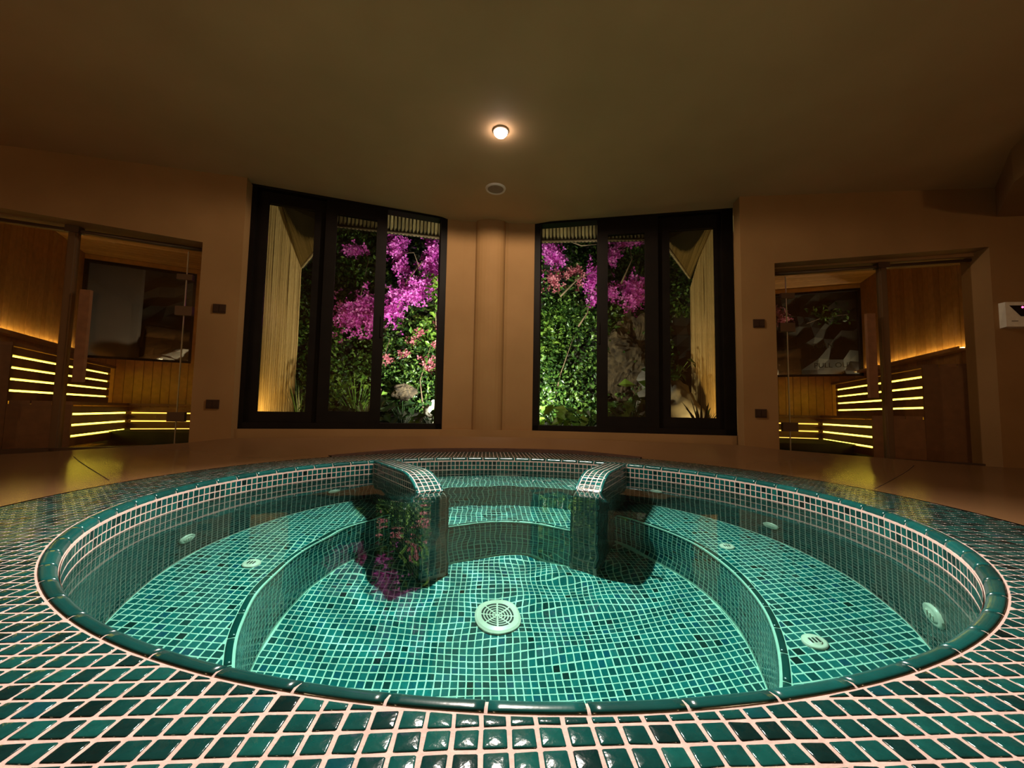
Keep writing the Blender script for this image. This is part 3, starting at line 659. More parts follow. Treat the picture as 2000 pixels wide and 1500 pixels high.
# arms: tiled fins that run in from the rim and dive into the water
def make_arm(A, B, lab):
    A = np.array(A); B = np.array(B); d = (B - A); L = np.linalg.norm(d); d /= L; s_ = np.array([-d[1], d[0]])
    prof = [(0.0, 0.0)]; s0, RX, RZ = L - 0.32, 0.32, 0.24
    for k in range(0, 17):
        a = (pi / 2) * k / 16; prof.append((s0 + RX * sin(a), -RZ * (1 - cos(a))))
    prof.append((L, Z_PIT))
    hw = AW / 2
    pt = lambda s, o, z: (A[0] + d[0] * s + s_[0] * o, A[1] + d[1] * s + s_[1] * o, z)
    m = MB(); vs = []; fs = []; K = len(prof)
    for (s, z) in prof:
        vs += [pt(s, -hw, z - 0.001), pt(s, hw, z - 0.001), pt(s, -hw, Z_PIT), pt(s, hw, Z_PIT)]
    for i in range(K - 1):
        b, c = i * 4, i * 4 + 4
        fs += [(b, c, c + 1, b + 1), (b + 2, c + 2, c, b), (b + 1, c + 1, c + 3, b + 3)]
    m.add(vs, fs); arm = part('arm', m, M_grout, tub, label=lab); RECV.append(arm)
    # tiles over the top, down the nose and on both cheeks
    P = np.array(prof); seg = np.r_[0, np.cumsum(np.hypot(*np.diff(P, axis=0).T))]; TL = seg[-1]; m = MB(); nrow = int(TL / TP)
    at = lambda q: (float(np.interp(q, seg, P[:, 0])), float(np.interp(q, seg, P[:, 1])))
    D3 = np.array((d[0], d[1], 0)); S3 = np.array((s_[0], s_[1], 0))
    for r in range(nrow):
        q = (r + .5) * TP; s, z = at(q); s1, z1 = at(q + .008); s2, z2 = at(q - .008)
        U = D3 * (s1 - s2) + ZU * (z1 - z2); U /= np.linalg.norm(U); Nn = np.cross(U, S3)
        if Nn[2] + Nn @ D3 < 0: Nn = -Nn
        for c in range(4):
            o_ = (c - 1.5) * 0.0315; put_tile(m, SQ(0.0258), np.array(pt(s, o_, z)), U, S3, Nn)
    for side in (-1, 1):
        Nn = S3 * side
        for i in range(int(L / TP)):
            s = L - 0.003 - (i + .5) * TP
            for j in range(int((0 - Z_PIT) / TP)):
                z = -0.019 - (j + .5) * TP
                if z < Z_PIT: break
                poly = SQ()
                if s + TP / 2 > s0:
                    f = lambda q: -RZ * (1 - sqrt(max(0, 1 - (min(1, max(0, q - s0) / RX)) ** 2))); sa, sb = max(s0, s - TP / 2), min(L, s + TP / 2)
                    q0, q1 = np.array((sa - s, f(sa) - z)), np.array((sb - s, f(sb) - z)); tt = (q1 - q0) / np.linalg.norm(q1 - q0); nn = np.array((-tt[1], tt[0]))
                    poly = clip([np.array((p[0], p[1])) for p in poly], q0 - nn * 0.017, nn)
                    poly = clip(poly, np.array((L - s - 0.018, 0)), np.array((1.0, 0))) if len(poly) > 2 else poly
                if len(poly) < 3 or area(poly) < 6e-5: continue
                put_tile(m, poly, np.array(pt(s, hw * side, z)), D3, ZU, Nn)
    o = part('arm_tiles', m, M_tile_dim, arm, stuff=True); RECV.append(o)
    # rounded trim along both upper edges
    for side in (-1, 1):
        q = 0.0
        while q + 0.09 < TL:
            q0, q1 = q + gap / 2, min(TL, q + 0.122) - gap / 2; m = MB(); vs = []; K2 = 6; n = 6
            for i in range(n + 1):
                qq = q0 + (q1 - q0) * i / n; s, z = at(qq); s1, z1 = at(min(TL, qq + .006)); s2, z2 = at(max(0, qq - .006))
                U = D3 * (s1 - s2) + ZU * (z1 - z2); U /= np.linalg.norm(U); Nn = np.cross(U, S3)
                if Nn[2] + Nn @ D3 < 0: Nn = -Nn
                base = np.array(pt(s, hw * side, z))
                for (o_, h) in ((-0.013, -0.003), (-0.0125, 0.0015), (-0.006, 0.0025), (0.0, 0.0), (0.002, -0.006), (0.0015, -0.016)):
                    vs.append(base + S3 * side * o_ + Nn * h)
            fs = [(i * K2 + j, (i + 1) * K2 + j, (i + 1) * K2 + j + 1, i * K2 + j + 1) for i in range(n) for j in range(K2 - 1)]
            fs += [tuple(range(K2)), tuple(range(n * K2 + K2 - 1, n * K2 - 1, -1))]
            m.add(vs, fs); o = part('edge_tile', m, M_rim, arm, smooth=True); RECV.append(o); q += 0.122
    return arm
make_arm(ARM['l'][0], ARM['l'][1], 'left tiled arm curving down into the water')
make_arm(ARM['r'][0], ARM['r'][1], 'right tiled arm curving down into the water')
# drain cover
dc = W2(-0.045, 0.125); m = MB()
m.lathe([(0.0, 0.0), (0.104, 0.0), (0.114, 0.003), (0.114, 0.010), (0.104, 0.018), (0.086, 0.024), (0.083, 0.022), (0.0, 0.022)], n=48)
drain = part('drain_cover', m, M_white, tub, smooth=False, label='round white slotted drain cover on the pit floor'); drain.location = (dc[0], dc[1], Z_PIT + 0.002); RECV.append(drain)
m = MB()
for r in (0.016, 0.031, 0.046, 0.061, 0.076):
    for k in range(8):
        a0 = 2 * pi * k / 8 + 0.004 / r; a1 = 2 * pi * (k + 1) / 8 - 0.004 / r
        m.lathe([(r - 0.0045, 0.0232), (r + 0.0045, 0.0232), (r + 0.0045, 0.0205), (r - 0.0045, 0.0205)], n=6, a0=a0, a1=a1)
RECV.append(part('slots', m, M_hole, drain))
# jets
def jet(loc, nrm, r, lab, kind='jet'):
    m = MB(); m.lathe([(0.0, 0.010), (r * 0.55, 0.012), (r * 0.62, 0.006), (r * 0.8, 0.010), (r, 0.006), (r, -0.004)], n=24)
    o = part(kind, m, M_white, tub, smooth=True, label=lab); o.location = loc; o.rotation_euler = Vector(nrm).to_track_quat('Z', 'Y').to_euler(); RECV.append(o)
    for dx in (-0.4, 0, 0.4):
        mm = MB(); mm.box((dx * r * 0.8, 0, 0.0125), r * 0.16, r * 0.6, 0.002); RECV.append(part('jet_slot', mm, M_hole if kind == 'bench_jet' else M_white, o))
S12 = 1.2
for (x, y, z, rr, lab) in ((1.10, 1.105, -0.48, 0.062, 'large white jet on the right basin wall nearest the camera'), (1.155, 1.846, -0.53, 0.045, 'white jet on the right basin wall further back'), (-1.196, 1.562, -0.52, 0.045, 'white jet on the left basin wall'), (-0.952, 2.254, -0.44, 0.04, 'faint white jet far back on the left basin wall'), (0.825, 2.348, -0.39, 0.04, 'faint white jet far back on the right basin wall')):
    q, nn = ell_tangent_plane((x * S12, y * S12), K_IN); jet((q[0] - nn[0] * 0.003, q[1] - nn[1] * 0.003, z * S12), (-nn[0], -nn[1], 0), rr, lab, 'wall_jet')
for (x, y, lab) in ((0.866, 1.197, 'white air jet on the right bench near the camera'), (0.933, 1.787, 'white air jet on the right bench further back'), (-0.958, 1.562, 'white air jet on the left bench')):
    jet((x * S12, y * S12, Z_BENCH + 0.003), (0, 0, 1), 0.036, lab, 'bench_jet')
# water
mb = MB(); n = 150; ext = 1.5; vs = []; idx = {}; fs = []
srcs = [(W2(-0.42, 0.45), 0.0017, 42, .42), (W2(0.46, 0.47), 0.0010, 40, .32), (W2(0.1, -0.75), 0.0011, 34, .55), (W2(-0.45, -0.55), 0.0008, 40, .4), (W2(0.0, 0.75), 0.0016, 46, .35)]
def wh(x, y):
    h = 0.00045 * sin(7 * x + 3 * y + 1.2 * sin(2.3 * y)) + 0.00035 * sin(-5 * x + 9 * y + 1.7 * sin(3 * x))
    h += 0.00016 * sin(23 * x + 11 * y + 2 * sin(5 * y)) * (0.4 + 0.6 * sin(2 * x - 1.3 * y) ** 2)
    for (c, a, k, f) in srcs:
        r = hypot(x - c[0], y - c[1]); h += a * 0.55 * cos(k * r) * math.exp(-(r / f) ** 2)
    return h
NA_, NR_ = 260, 130
for j in range(NR_ + 1):
    for i in range(NA_):
        a = 2 * pi * i / NA_; p = C + (ell(a, K_IN - 0.004) - C) * (j / NR_) ** 0.8; vs.append((p[0], p[1], Z_WATER + wh(p[0], p[1])))
for j in range(NR_):
    for i in range(NA_):
        i2 = (i + 1) % NA_; fs.append((j * NA_ + i, j * NA_ + i2, (j + 1) * NA_ + i2, (j + 1) * NA_ + i) if j else (i, NA_ + i2, NA_ + i))
mb.add(vs, [tuple(reversed(f)) for f in fs])
water = link('pool_water', mb.mesh('pool_water', M_water, True)); tag(water, 'clear calm water filling the teal tiled tub', 'water', kind='stuff')
water.cycles.is_caustics_caster = True
for o in RECV: o.cycles.is_caustics_receiver = True
# ------------------------------------------------------------------ the two saunas
S0, S1 = np.array((4.0, 3.55)), np.array((4.74, 5.46))
E_S = (S0 - S1) / np.linalg.norm(S0 - S1); E_B = np.array((E_S[1], -E_S[0]))     # along the side wall towards us, along the back wall
E_B = E_B if E_B[0] < 0 else -E_B
def make_sauna(side):
    R = side == 'right'
    T = (lambda p: np.array(p)) if R else mirror
    Q = lambda a, b: T(S1 + E_S * a + E_B * b)
    word = side
    def slab(mb, a0, a1, b0, b1, z0, z1):
        mb.prism([Q(a0, b0), Q(a1, b0), Q(a1, b1), Q(a0, b1)][::1 if R else -1], z0, z1)
    cab = thing('sauna_cabin', 'wood lined sauna room behind the %s glass front' % word, 'sauna'); 
    # side wall of vertical boards
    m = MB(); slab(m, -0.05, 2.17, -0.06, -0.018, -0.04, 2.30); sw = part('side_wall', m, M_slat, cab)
    for i in range(24):
        m = MB(); slab(m, 0.004 + i * 0.09, 0.004 + i * 0.09 + 0.085, -0.017, random.uniform(-.001, .001), -0.02, 2.2); part('board', m, M_wood, sw)
    m = MB(); slab(m, -0.06, -0.018, -0.06, 1.75, -0.04, 2.30)
    # back wall keeps its window opening
    m = MB(); slab(m, -0.06, -0.018, -0.06, 1.75, -0.04, 0.93); slab(m, -0.06, -0.018, -0.06, 1.75, 2.14, 2.30); slab(m, -0.06, -0.018, 1.10, 1.75, 0.93, 2.14)
    bw = part('back_wall', m, M_slat, cab)
    for i in range(19):
        b0 = 0.004 + i * 0.09
        m = MB(); slab(m, -0.017, random.uniform(-.001, .001), b0, b0 + 0.085, -0.02, 0.93 if b0 < 1.06 else 2.2); part('board', m, M_wood, bw)
    for k in range(1):
        m = MB(); slab(m, -0.017, 0.0, 0.0, 1.10, 2.14, 2.2); part('board', m, M_wood, bw)
    m = MB(); slab(m, -0.05, 2.15, 1.75, 1.80, -0.04, 2.30); part('inner_wall', m, M_wood, cab)
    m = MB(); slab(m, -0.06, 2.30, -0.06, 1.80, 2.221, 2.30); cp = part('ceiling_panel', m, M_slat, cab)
    for i in range(22):
        m = MB(); slab(m, 0.004 + i * 0.1, 0.004 + i * 0.1 + 0.095, 0.0, 1.75, 2.203, 2.2205); part('board', m, M_wood, cp)
    m = MB(); slab(m, -0.06, 2.6, -0.06, 1.80, -0.06, -0.02); part('floor_panel', m, M_floor, cab)
    # window in the back wall
    m = MB()
    for (b0, b1, z0, z1) in ((0.0, 1.10, 0.93, 0.96), (0.0, 1.10, 2.11, 2.14), (0.0, 0.03, 0.96, 2.11), (1.07, 1.10, 0.96, 2.11)): slab(m, -0.05, 0.004, b0, b1, z0, z1)
    wf = part('window_frame', m, M_frame, cab); m = MB(); slab(m, -0.036, -0.030, 0.03, 1.07, 0.96, 2.11); part('pane', m, M_pane2, wf)
    if R:
        for txt, b0, z in (('TURN', 0.575, 1.33), ('PULL OUT', 0.55, 1.055)):
            cu = bpy.data.curves.new('lettering', 'FONT'); cu.body = txt; cu.size = 0.098; cu.extrude = 0.0008; cu.materials.append(M_letter)
            tmp = bpy.data.objects.new('tmp', cu); me = bpy.data.meshes.new_from_object(tmp); bpy.data.objects.remove(tmp)
            p = Q(-0.026, b0); o = link('lettering', me, wf); o.location = (p[0], p[1], z); o.rotation_euler = (pi / 2, 0, atan2(-E_B[1], -E_B[0]))
    # ledge with a light strip behind it
    m = MB(); slab(m, 0.03, 2.10, 0.0, 0.085, 0.970, 0.990); slab(m, 0.03, 2.10, 0.075, 0.085, 0.990, 1.005); lg = part('backrest_ledge', m, M_wood, cab)
    m = MB(); slab(m, 0.05, 2.08, 0.030, 0.044, 0.9905, 0.998); part('led_strip', m, M_ledsoft, lg)
    # benches
    def bench(name, label, zt, b_in, b_out, a0, a1, gaps, corner=None):
        t = thing(name, label, 'bench', 'slatted benches in the %s sauna' % word)
        n = 4 if b_out - b_in > .38 else 3; wd = (b_out - b_in) / n
        for k in range(n):
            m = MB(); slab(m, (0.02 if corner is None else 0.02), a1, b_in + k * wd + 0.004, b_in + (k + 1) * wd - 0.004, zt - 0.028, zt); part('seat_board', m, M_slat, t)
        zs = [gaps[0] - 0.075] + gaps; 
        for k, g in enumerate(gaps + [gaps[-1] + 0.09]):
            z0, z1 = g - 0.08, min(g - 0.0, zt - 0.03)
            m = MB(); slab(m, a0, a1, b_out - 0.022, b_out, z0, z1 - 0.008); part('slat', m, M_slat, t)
            if corner: m = MB(); slab(m, a0 - 0.022, a0, b_out, corner, z0, z1 - 0.008); part('slat', m, M_slat, t)
        for g in gaps:
            m = MB(); slab(m, a0, a1 - 0.012, b_out - 0.030, b_out - 0.023, g - 0.006, g + 0.008); part('led_strip', m, M_led, t)
            if corner: m = MB(); slab(m, a0 - 0.040, a0 - 0.024, b_out + 0.02, corner, g - 0.006, g + 0.008); part('led_strip', m, M_leddim, t)
        if corner:
            for k in range(6):
                m = MB(); slab(m, 0.02 + k * (a0 - .02) / 6, 0.02 + (k + 1) * (a0 - .02) / 6 - 0.008, b_out, corner, zt - 0.028, zt); part('seat_board', m, M_slat, t)
        m = MB(); slab(m, a1, a1 + 0.022, b_in, b_out + 0.001, 0.0, zt - 0.028); part('end_panel', m, M_slat, t)
        return t
    bench('sauna_bench', 'upper slatted bench with glowing gaps in the %s sauna' % word, 0.84, 0.02, 0.38, 0.20, 2.19 if R else 2.13, [0.46, 0.55, 0.64, 0.73])
    bench('sauna_bench', 'lower L shaped slatted bench with glowing gaps in the %s sauna' % word, 0.385, 0.383, 0.745, 0.85, 2.19 if R else 2.13, [0.10, 0.19, 0.28], corner=1.70)
    # glass front
    inner_, outer_ = (OPR if R else OPL[::-1]); d = (outer_ - inner_); L = np.linalg.norm(d); d /= L; n = np.array([-d[1], d[0]]); n = n if n[1] > 0 else -n
    fr = thing('glass_partition', 'frameless glass front with hinged door of the %s sauna' % word, 'glass partition')
    def gs(mb, u0, u1, o0, o1, z0, z1, z0b=None, z1b=None):
        z0b = z0 if z0b is None else z0b; z1b = z1 if z1b is None else z1b
        pl = [inner_ + d * u0 + n * o0, inner_ + d * u1 + n * o0, inner_ + d * u1 + n * o1, inner_ + d * u0 + n * o1]
        zz0, zz1 = [z0, z0b, z0b, z0], [z1, z1b, z1b, z1]
        if not R: pl = pl[::-1]; zz0 = [z0, z0b, z0b, z0]; zz1 = [z1, z1b, z1b, z1]; zz0 = zz0[::-1]; zz1 = zz1[::-1]
        mb.prism(pl, zz0, zz1)
    zt0, zt1 = (1.598, 1.692) if R else (1.642, 1.748)
    ztat = lambda u: zt0 + (zt1 - zt0) * u / 1.6
    off = 0.15
    m = MB(); gs(m, 0.004, 0.163, off, off + .008, 0.06, ztat(0) - .01, 0.05, ztat(.163) - .01); part('side_panel', m, M_sglass, fr)
    m = MB(); gs(m, 0.170, 0.925, off, off + .008, 0.05, ztat(.17) - .05, 0.03, ztat(.925) - .05); door = part('door_panel', m, M_sglass, fr)
    m = MB(); gs(m, 0.945, L + (0.0 if R else 0.03), off, off + .008, 0.02, ztat(.945) - .01, 0.0, ztat(L) - .01); part('fixed_panel', m, M_sglass, fr)
    m = MB(); gs(m, 0.905, 0.965, off - .012, off + .022, 0.0, ztat(.93)); gs(m, .915, .955, off - .02, off - .012, 0.0, ztat(.93)); part('post', m, M_post, fr)
    m = MB(); a = inner_ + d * 0.03 + n * off; b = inner_ + d * (L + .01) + n * off
    m.tube([(a[0], a[1], ztat(.03)), (b[0], b[1], ztat(L))], 0.014, 10); rail = part('support_rail', m, M_darkmetal, fr, smooth=True)
    m = MB(); a2 = inner_ + d * 0.045 + n * off; m.tube([(a[0], a[1], ztat(.03)), (a2[0], a2[1], ztat(.045))], 0.026, 12); part('rail_end', m, M_darkmetal, rail)
    m = MB(); gs(m, 0.89, 0.98, off - .03, off + .03, ztat(.93) - .02, ztat(.93) + .03); part('rail_clamp', m, M_darkmetal, rail)
    m = MB(); gs(m, 0.0, L, off - .02, off + .03, 0.04, 0.062, -0.03, 0.012); part('threshold', m, M_darkmetal, fr)
    m = MB(); gs(m, 0.1635, 0.1695, off - .001, off + .009, 0.05, ztat(.165) - .03); part('glass_edge', m, M_gedge, fr)
    for z, h in ((1.13, 0.075), (0.276, 0.075)):
        m = MB(); gs(m, 0.105, 0.225, off - .014, off + .022, z - h / 2, z + h / 2); part('hinge', m, M_darkmetal, door)
    m = MB(); gs(m, 0.12, 0.23, off - .012, off + .02, 1.385, 1.43); part('hinge', m, M_darkmetal, door)
    m = MB(); gs(m, 0.765, 0.83, off - .055, off - .025, 0.53, 1.235); hd = part('door_handle', m, M_slat, door)
    for z in (0.65, 1.1):
        m = MB(); gs(m, 0.79, 0.806, off - .025, off, z - .01, z + .01); part('handle_stud', m, M_metal, hd)
    # plaster reveal at the outer end and recess soffit
    m = MB(); gs(m, -0.05, L + .25, 0.121, 0.34, zt0 + .035, CEIL, zt1 + .035 if R else zt1 + .05); struct('trim_%d' % (4 if R else 5), m, M_wall)
    m = MB(); gs(m, L + 0.002, L + 0.60, 0.2005, 0.236, -0.05, CEIL); struct('wall_jamb_%s' % side, m, M_wall)
    m = MB(); gs(m, -0.06, -0.001, 0.121, 0.30, -0.05, CEIL); struct('wall_inner_jamb_%s' % side, m, M_wall)
M_pane2 = glass_mat('sauna_window_pane', (0.76, 0.73, 0.67))
M_ledsoft = plain('soft_led_strip', (0.9, 0.8, 0.4), emit=(1.0, 0.78, 0.24), estr=20.0)
M_leddim = plain('dim_led_strip', (0.9, 0.7, 0.4), emit=(1.0, 0.58, 0.10), estr=2.2)
M_gedge = plain('polished_glass_edge', (0.55, 0.46, 0.32), rough=0.15, spec=0.8)
M_post = plain('post_metal', (0.24, 0.16, 0.09), rough=0.3, metallic=0.7)
make_sauna('right'); make_sauna('left')
# ------------------------------------------------------------------ the garden outside
mb = MB(); mb.prism([(-6, 4.07), (0, 4.07), (6, 4.07), (7, 9), (-7, 9)], -0.02, 0.10); struct('ground', mb, M_soil, 'dark soil of the garden bed')
def bankY(z): return 5.95 + 0.2 * z
mb = MB(); vs = []; fs = []; nx, nz = 60, 24
for j in range(nz + 1):
    for i in range(nx + 1):
        x = -6.5 + 13 * i / nx; z = 0.05 + 4.2 * j / nz; vs.append((x, bankY(z) + 0.25 + 0.12 * sin(3 * x + 2 * z) + random.uniform(-.06, .06), z))
for j in range(nz):
    for i in range(nx): b = j * (nx + 1) + i; fs.append((b, b + 1, b + nx + 2, b + nx + 1))
mb.add(vs, fs); struct('hill', mb, M_soil, 'steep dark garden bank behind the plants')
def leaf(mb, c, L, wd, face=None, droop=0.3, spread=1.0):
    # folded pointed leaf, two halves
    f = np.array(face if face is not None else (random.gauss(0, .55) * spread, -1, random.gauss(.45, .5) * spread)); f /= np.linalg.norm(f)
    a = random.uniform(0, 2 * pi); u = np.cross(f, (0, 0, 1.0)); u /= np.linalg.norm(u) + 1e-9; v = np.cross(u, f)
    t = cos(a) * u + sin(a) * v; s = np.cross(f, t); c = np.array(c)
    p0 = c - t * L * .5; p1 = c + t * L * .5 - f * L * droop * .4; l = c - t * L * .06 + s * wd * .5 + f * wd * .15; r = c - t * L * .06 - s * wd * .5 + f * wd * .15; k = c - t * L * .06
    mb.add([p0, l, p1, r, k], [(0, 4, 1), (4, 2, 1), (0, 3, 4), (4, 3, 2)])
def bract(mb, c, s):
    c = np.array(c); f = np.array((random.gauss(0, .5), -1, random.gauss(.2, .5))); f /= np.linalg.norm(f); u = np.cross(f, (0, 0, 1.0)); u /= np.linalg.norm(u); v = np.cross(u, f); a0 = random.uniform(0, 6.28)
    for k in range(3):
        a = a0 + k * 2.094; t = cos(a) * u + sin(a) * v; q = np.cross(f, t)
        mb.add([c, c + t * s * .5 + q * s * .34 + f * s * .22, c + t * s + f * s * .3, c + t * s * .5 - q * s * .34 + f * s * .22], [(0, 1, 2, 3)])
def cloud(mb, fn, n, box, L, dens=None):
    x0, x1, z0, z1 = box; k = 0
    while k < n:
        x, z = random.uniform(x0, x1), random.uniform(z0, z1)
        if dens and random.random() > dens(x, z): k += 0.2; continue
        fn(mb, (x, bankY(z) - abs(random.gauss(0, .13)) + 0.12 + 0.1 * sin(4 * x + 3 * z), z), L * random.uniform(.65, 1.3)); k += 1
def stems(parent, pts_list, r=0.012, mat_=None):
    for pts in pts_list:
        m = MB(); m.tube(pts, [r * (1 - .6 * i / (len(pts) - 1)) for i in range(len(pts))], 6); part('branch', m, mat_ or M_bark, parent, smooth=True)
lf = lambda mb, c, L: leaf(mb, c, L, L * .58)
lumps = lambda x, z: 0.12 + 0.88 * (0.5 + 0.5 * sin(5.3 * x + 1.3 * sin(3 * z)) * sin(4.7 * z + 2.1 * sin(2.2 * x)))
def blossoms(parent, clusters, mat_, size=0.05, per=420):
    m = MB()
    for (x, z, rx, rz) in clusters:
        for _ in range(int(0.75 * per * rx * rz / 0.045) + 3):
            a, r = random.uniform(0, 6.28), abs(random.gauss(0, .62))
            bract(m, (x + rx * r * cos(a) + random.gauss(0, .02), 6.08 + random.gauss(0, .09), z + rz * r * sin(a) + random.gauss(0, .02)), size * random.uniform(.7, 1.2))
    part('blossoms', m, mat_, parent, stuff=True)
t = thing('bougainvillea', 'magenta bougainvillea hanging down the bank outside the left window', 'bougainvillea')
m = MB(); cloud(m, lf, 8200, (-3.6, -0.6, 1.55, 3.6), 0.068, lumps); part('foliage', m, M_leaf, t, stuff=True)
blossoms(t, [(-2.43, 2.79, .17, .08), (-2.43, 1.75, .28, .28), (-2.25, 1.93, .16, .22), (-2.1, 1.72, .15, .2), (-1.81, 2.82, .13, .24), (-1.70, 2.55, .1, .12), (-1.23, 2.80, .12, .22), (-1.30, 2.58, .16, .16), (-1.45, 2.27, .30, .10), (-1.55, 2.10, .38, .12), (-1.80, 1.83, .15, .2), (-1.14, 2.35, .10, .2), (-1.72, 2.95, .1, .06)], M_pink, per=330)
stems(t, [[(-1.75, 6.05, 1.9), (-1.6, 5.98, 2.3), (-1.35, 6.0, 2.65), (-1.2, 6.05, 3.0)], [(-2.6, 6.1, 1.6), (-2.3, 6.0, 2.0), (-2.2, 6.0, 2.6), (-2.4, 6.1, 3.0)], [(-1.7, 6.05, 2.75), (-1.5, 5.95, 2.72), (-1.42, 5.95, 2.5)]])
t = thing('flowering_shrub', 'leafy shrub with sparse rose flowers low outside the left window', 'shrub')
m = MB(); cloud(m, lf, 7600, (-3.4, -0.6, 0.35, 1.75), 0.068, lumps); part('foliage', m, M_leaf, t, stuff=True)
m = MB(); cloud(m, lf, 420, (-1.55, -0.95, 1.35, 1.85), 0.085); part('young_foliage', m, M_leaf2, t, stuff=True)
blossoms(t, [(x, z, .07, .05) for x, z in ((-1.39, 1.52), (-1.15, 1.33), (-1.34, 1.13), (-1.25, 1.0), (-1.6, 1.2), (-1.87, 1.12), (-1.5, 1.4), (-1.3, 1.07), (-1.2, 1.1), (-1.1, 1.65))], M_rose, size=.045, per=330)
stems(t, [[(-1.3, 6.0, .4), (-1.35, 5.95, .8), (-1.2, 5.9, 1.3)], [(-1.9, 6.0, .4), (-1.95, 5.95, .9), (-1.8, 5.9, 1.4)]])
t = thing('climbing_sprout', 'bright yellow green young shoot beside the left window jamb', 'plant')
m = MB()
for k in range(46): leaf(m, (-1.14 + random.gauss(0, .045), 5.78 + random.gauss(0, .04), 1.72 + k / 46 * .62), random.uniform(.07, .12), .06)
part('foliage', m, M_leaf2, t, stuff=True); stems(t, [[(-1.12, 5.85, 1.6), (-1.14, 5.82, 2.0), (-1.15, 5.82, 2.36)]], .007)
t = thing('bougainvillea', 'magenta bougainvillea on the bank outside the right window', 'bougainvillea')
m = MB(); cloud(m, lf, 7000, (0.1, 2.9, 1.9, 3.6), 0.068, lumps); part('foliage', m, M_leaf, t, stuff=True)
blossoms(t, [(.56, 2.83, .14, .23), (.65, 2.72, .12, .14), (1.19, 2.38, .1, .26), (1.71, 3.01, .26, .06), (1.52, 2.78, .09, .15), (1.84, 2.15, .19, .24), (1.78, 2.3, .12, .12), (1.50, 2.22, .08, .13), (1.22, 2.05, .08, .07)], M_pink, per=360)
blossoms(t, [(.60, 2.37, .15, .14), (.85, 2.5, .08, .06), (.98, 2.53, .08, .06), (1.0, 2.35, .07, .06)], M_rose, size=.045, per=200)
stems(t, [[(.7, 6.0, 2.1), (.95, 5.92, 2.35), (1.15, 5.92, 2.45), (1.3, 6.0, 2.7)], [(.8, 5.95, 2.95), (1.0, 5.9, 2.85), (1.25, 5.95, 2.9)], [(.95, 5.85, 1.62), (1.08, 5.82, 1.82), (1.12, 5.85, 2.1)], [(1.6, 5.95, 2.3), (1.75, 5.9, 2.65), (1.7, 5.95, 3.0)]], .014)
t = thing('creeper', 'dense green creeper lit bright outside the open part of the right window', 'creeper')
m = MB(); cloud(m, lf, 7200, (0.1, 1.45, 0.25, 2.1), 0.070, lumps); part('foliage', m, M_leaf, t, stuff=True)
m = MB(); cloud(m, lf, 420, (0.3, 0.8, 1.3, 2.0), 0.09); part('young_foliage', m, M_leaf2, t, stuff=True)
stems(t, [[(.6, 6.05, .3), (.7, 5.95, .9), (.9, 5.9, 1.5)]])
t = thing('shaded_shrub', 'dull green shrub above brown rock outside the right window', 'shrub')
m = MB(); cloud(m, lf, 1200, (1.4, 2.5, 1.55, 2.2), 0.09, lumps); cloud(m, lf, 1000, (1.5, 2.5, .3, 1.6), .085, lambda x, z: 0.15 if (x < 2.1 and z > .8) else 1); part('foliage', m, M_leaf, t, stuff=True)
stems(t, [[(2.1, 6.0, .5), (2.2, 5.95, 1.2), (2.3, 5.95, 1.8)]])
def rock(name, label, c, s, mat_, seed, nu=26, nv=16, jit=.045, smooth=True):
    rr = random.Random(seed); m = MB(); vs = []; ph = [rr.uniform(0, 6) for _ in range(6)]
    for j in range(nv + 1):
        for i in range(nu):
            a = 2 * pi * i / nu; b = -pi / 2 + pi * j / nv
            k = 1 + .16 * sin(2 * a + ph[0]) + .14 * sin(3 * a + 2 * b + ph[1]) + .1 * sin(5 * b + ph[2] + a) + .05 * sin(9 * a + 4 * b + ph[3]) + .05 * sin(11 * b - 3 * a + ph[4]) + rr.uniform(-jit, jit)
            vs.append((c[0] + s[0] * k * cos(a) * cos(b), c[1] + s[1] * k * sin(a) * cos(b), c[2] + s[2] * k * sin(b)))
    fs = [(j * nu + i, j * nu + (i + 1) % nu, (j + 1) * nu + (i + 1) % nu, (j + 1) * nu + i) for j in range(nv) for i in range(nu)]
    m.add(vs, fs); o = link(name, m.mesh(name, mat_, smooth)); tag(o, label, 'rock'); return o
rock('boulder', 'small white rock low behind the open part of the left window', (-1.0, 5.3, 0.36), (.11, .10, .12), M_rock, 1)
rock('boulder', 'brown split stone above dark leaves outside the left window', (-1.55, 5.85, 0.62), (.17, .1, .10), M_rockbrown, 2, 36, 24, .08, False)
rock('boulder', 'large grey boulder at the foot of the yellow reed wall on the right', (2.08, 5.35, 0.32), (.36, .28, .42), M_rockgrey, 3)
rock('boulder', 'brown craggy rock face outside the middle pane of the right window', (1.80, 6.12, 1.20), (.42, .2, .52), M_rockbrown, 4, 60, 38, .085, False)
rock('boulder', 'pale olive stone beside the broad leaf outside the right window', (1.98, 5.85, 0.86), (.15, .12, .16), M_rockgrey, 5)
def strap_plant(name, label, base, n, L, wd, mat_, seed, up=1.0, spread=1.0, cat='plant'):
    rr = random.Random(seed); t = thing(name, label, cat); t.location = base
    for k in range(n):
        a = 2 * pi * k / n + rr.uniform(-.3, .3); l = L * rr.uniform(.7, 1.15); e = rr.uniform(.35, 1.0) * spread; m = MB(); vs = []; K = 7
        d = np.array((cos(a), sin(a), 0)); q = np.array((-sin(a), cos(a), 0))
        for i in range(K + 1):
            s = i / K; p = d * l * e * s + np.array((0, 0, 1)) * l * up * (s * (1.15 - .75 * e * s)); w_ = wd * (1 - s) ** .6 * min(1, .5 + 2 * s)
            vs += [p - q * w_ / 2, p + np.array((0, 0, -w_ * .25)), p + q * w_ / 2]
        m.add(vs, [(i * 3 + j, i * 3 + j + 1, i * 3 + j + 4, i * 3 + j + 3) for i in range(K) for j in range(2)]); part('leaf', m, mat_, t, smooth=True)
    return t
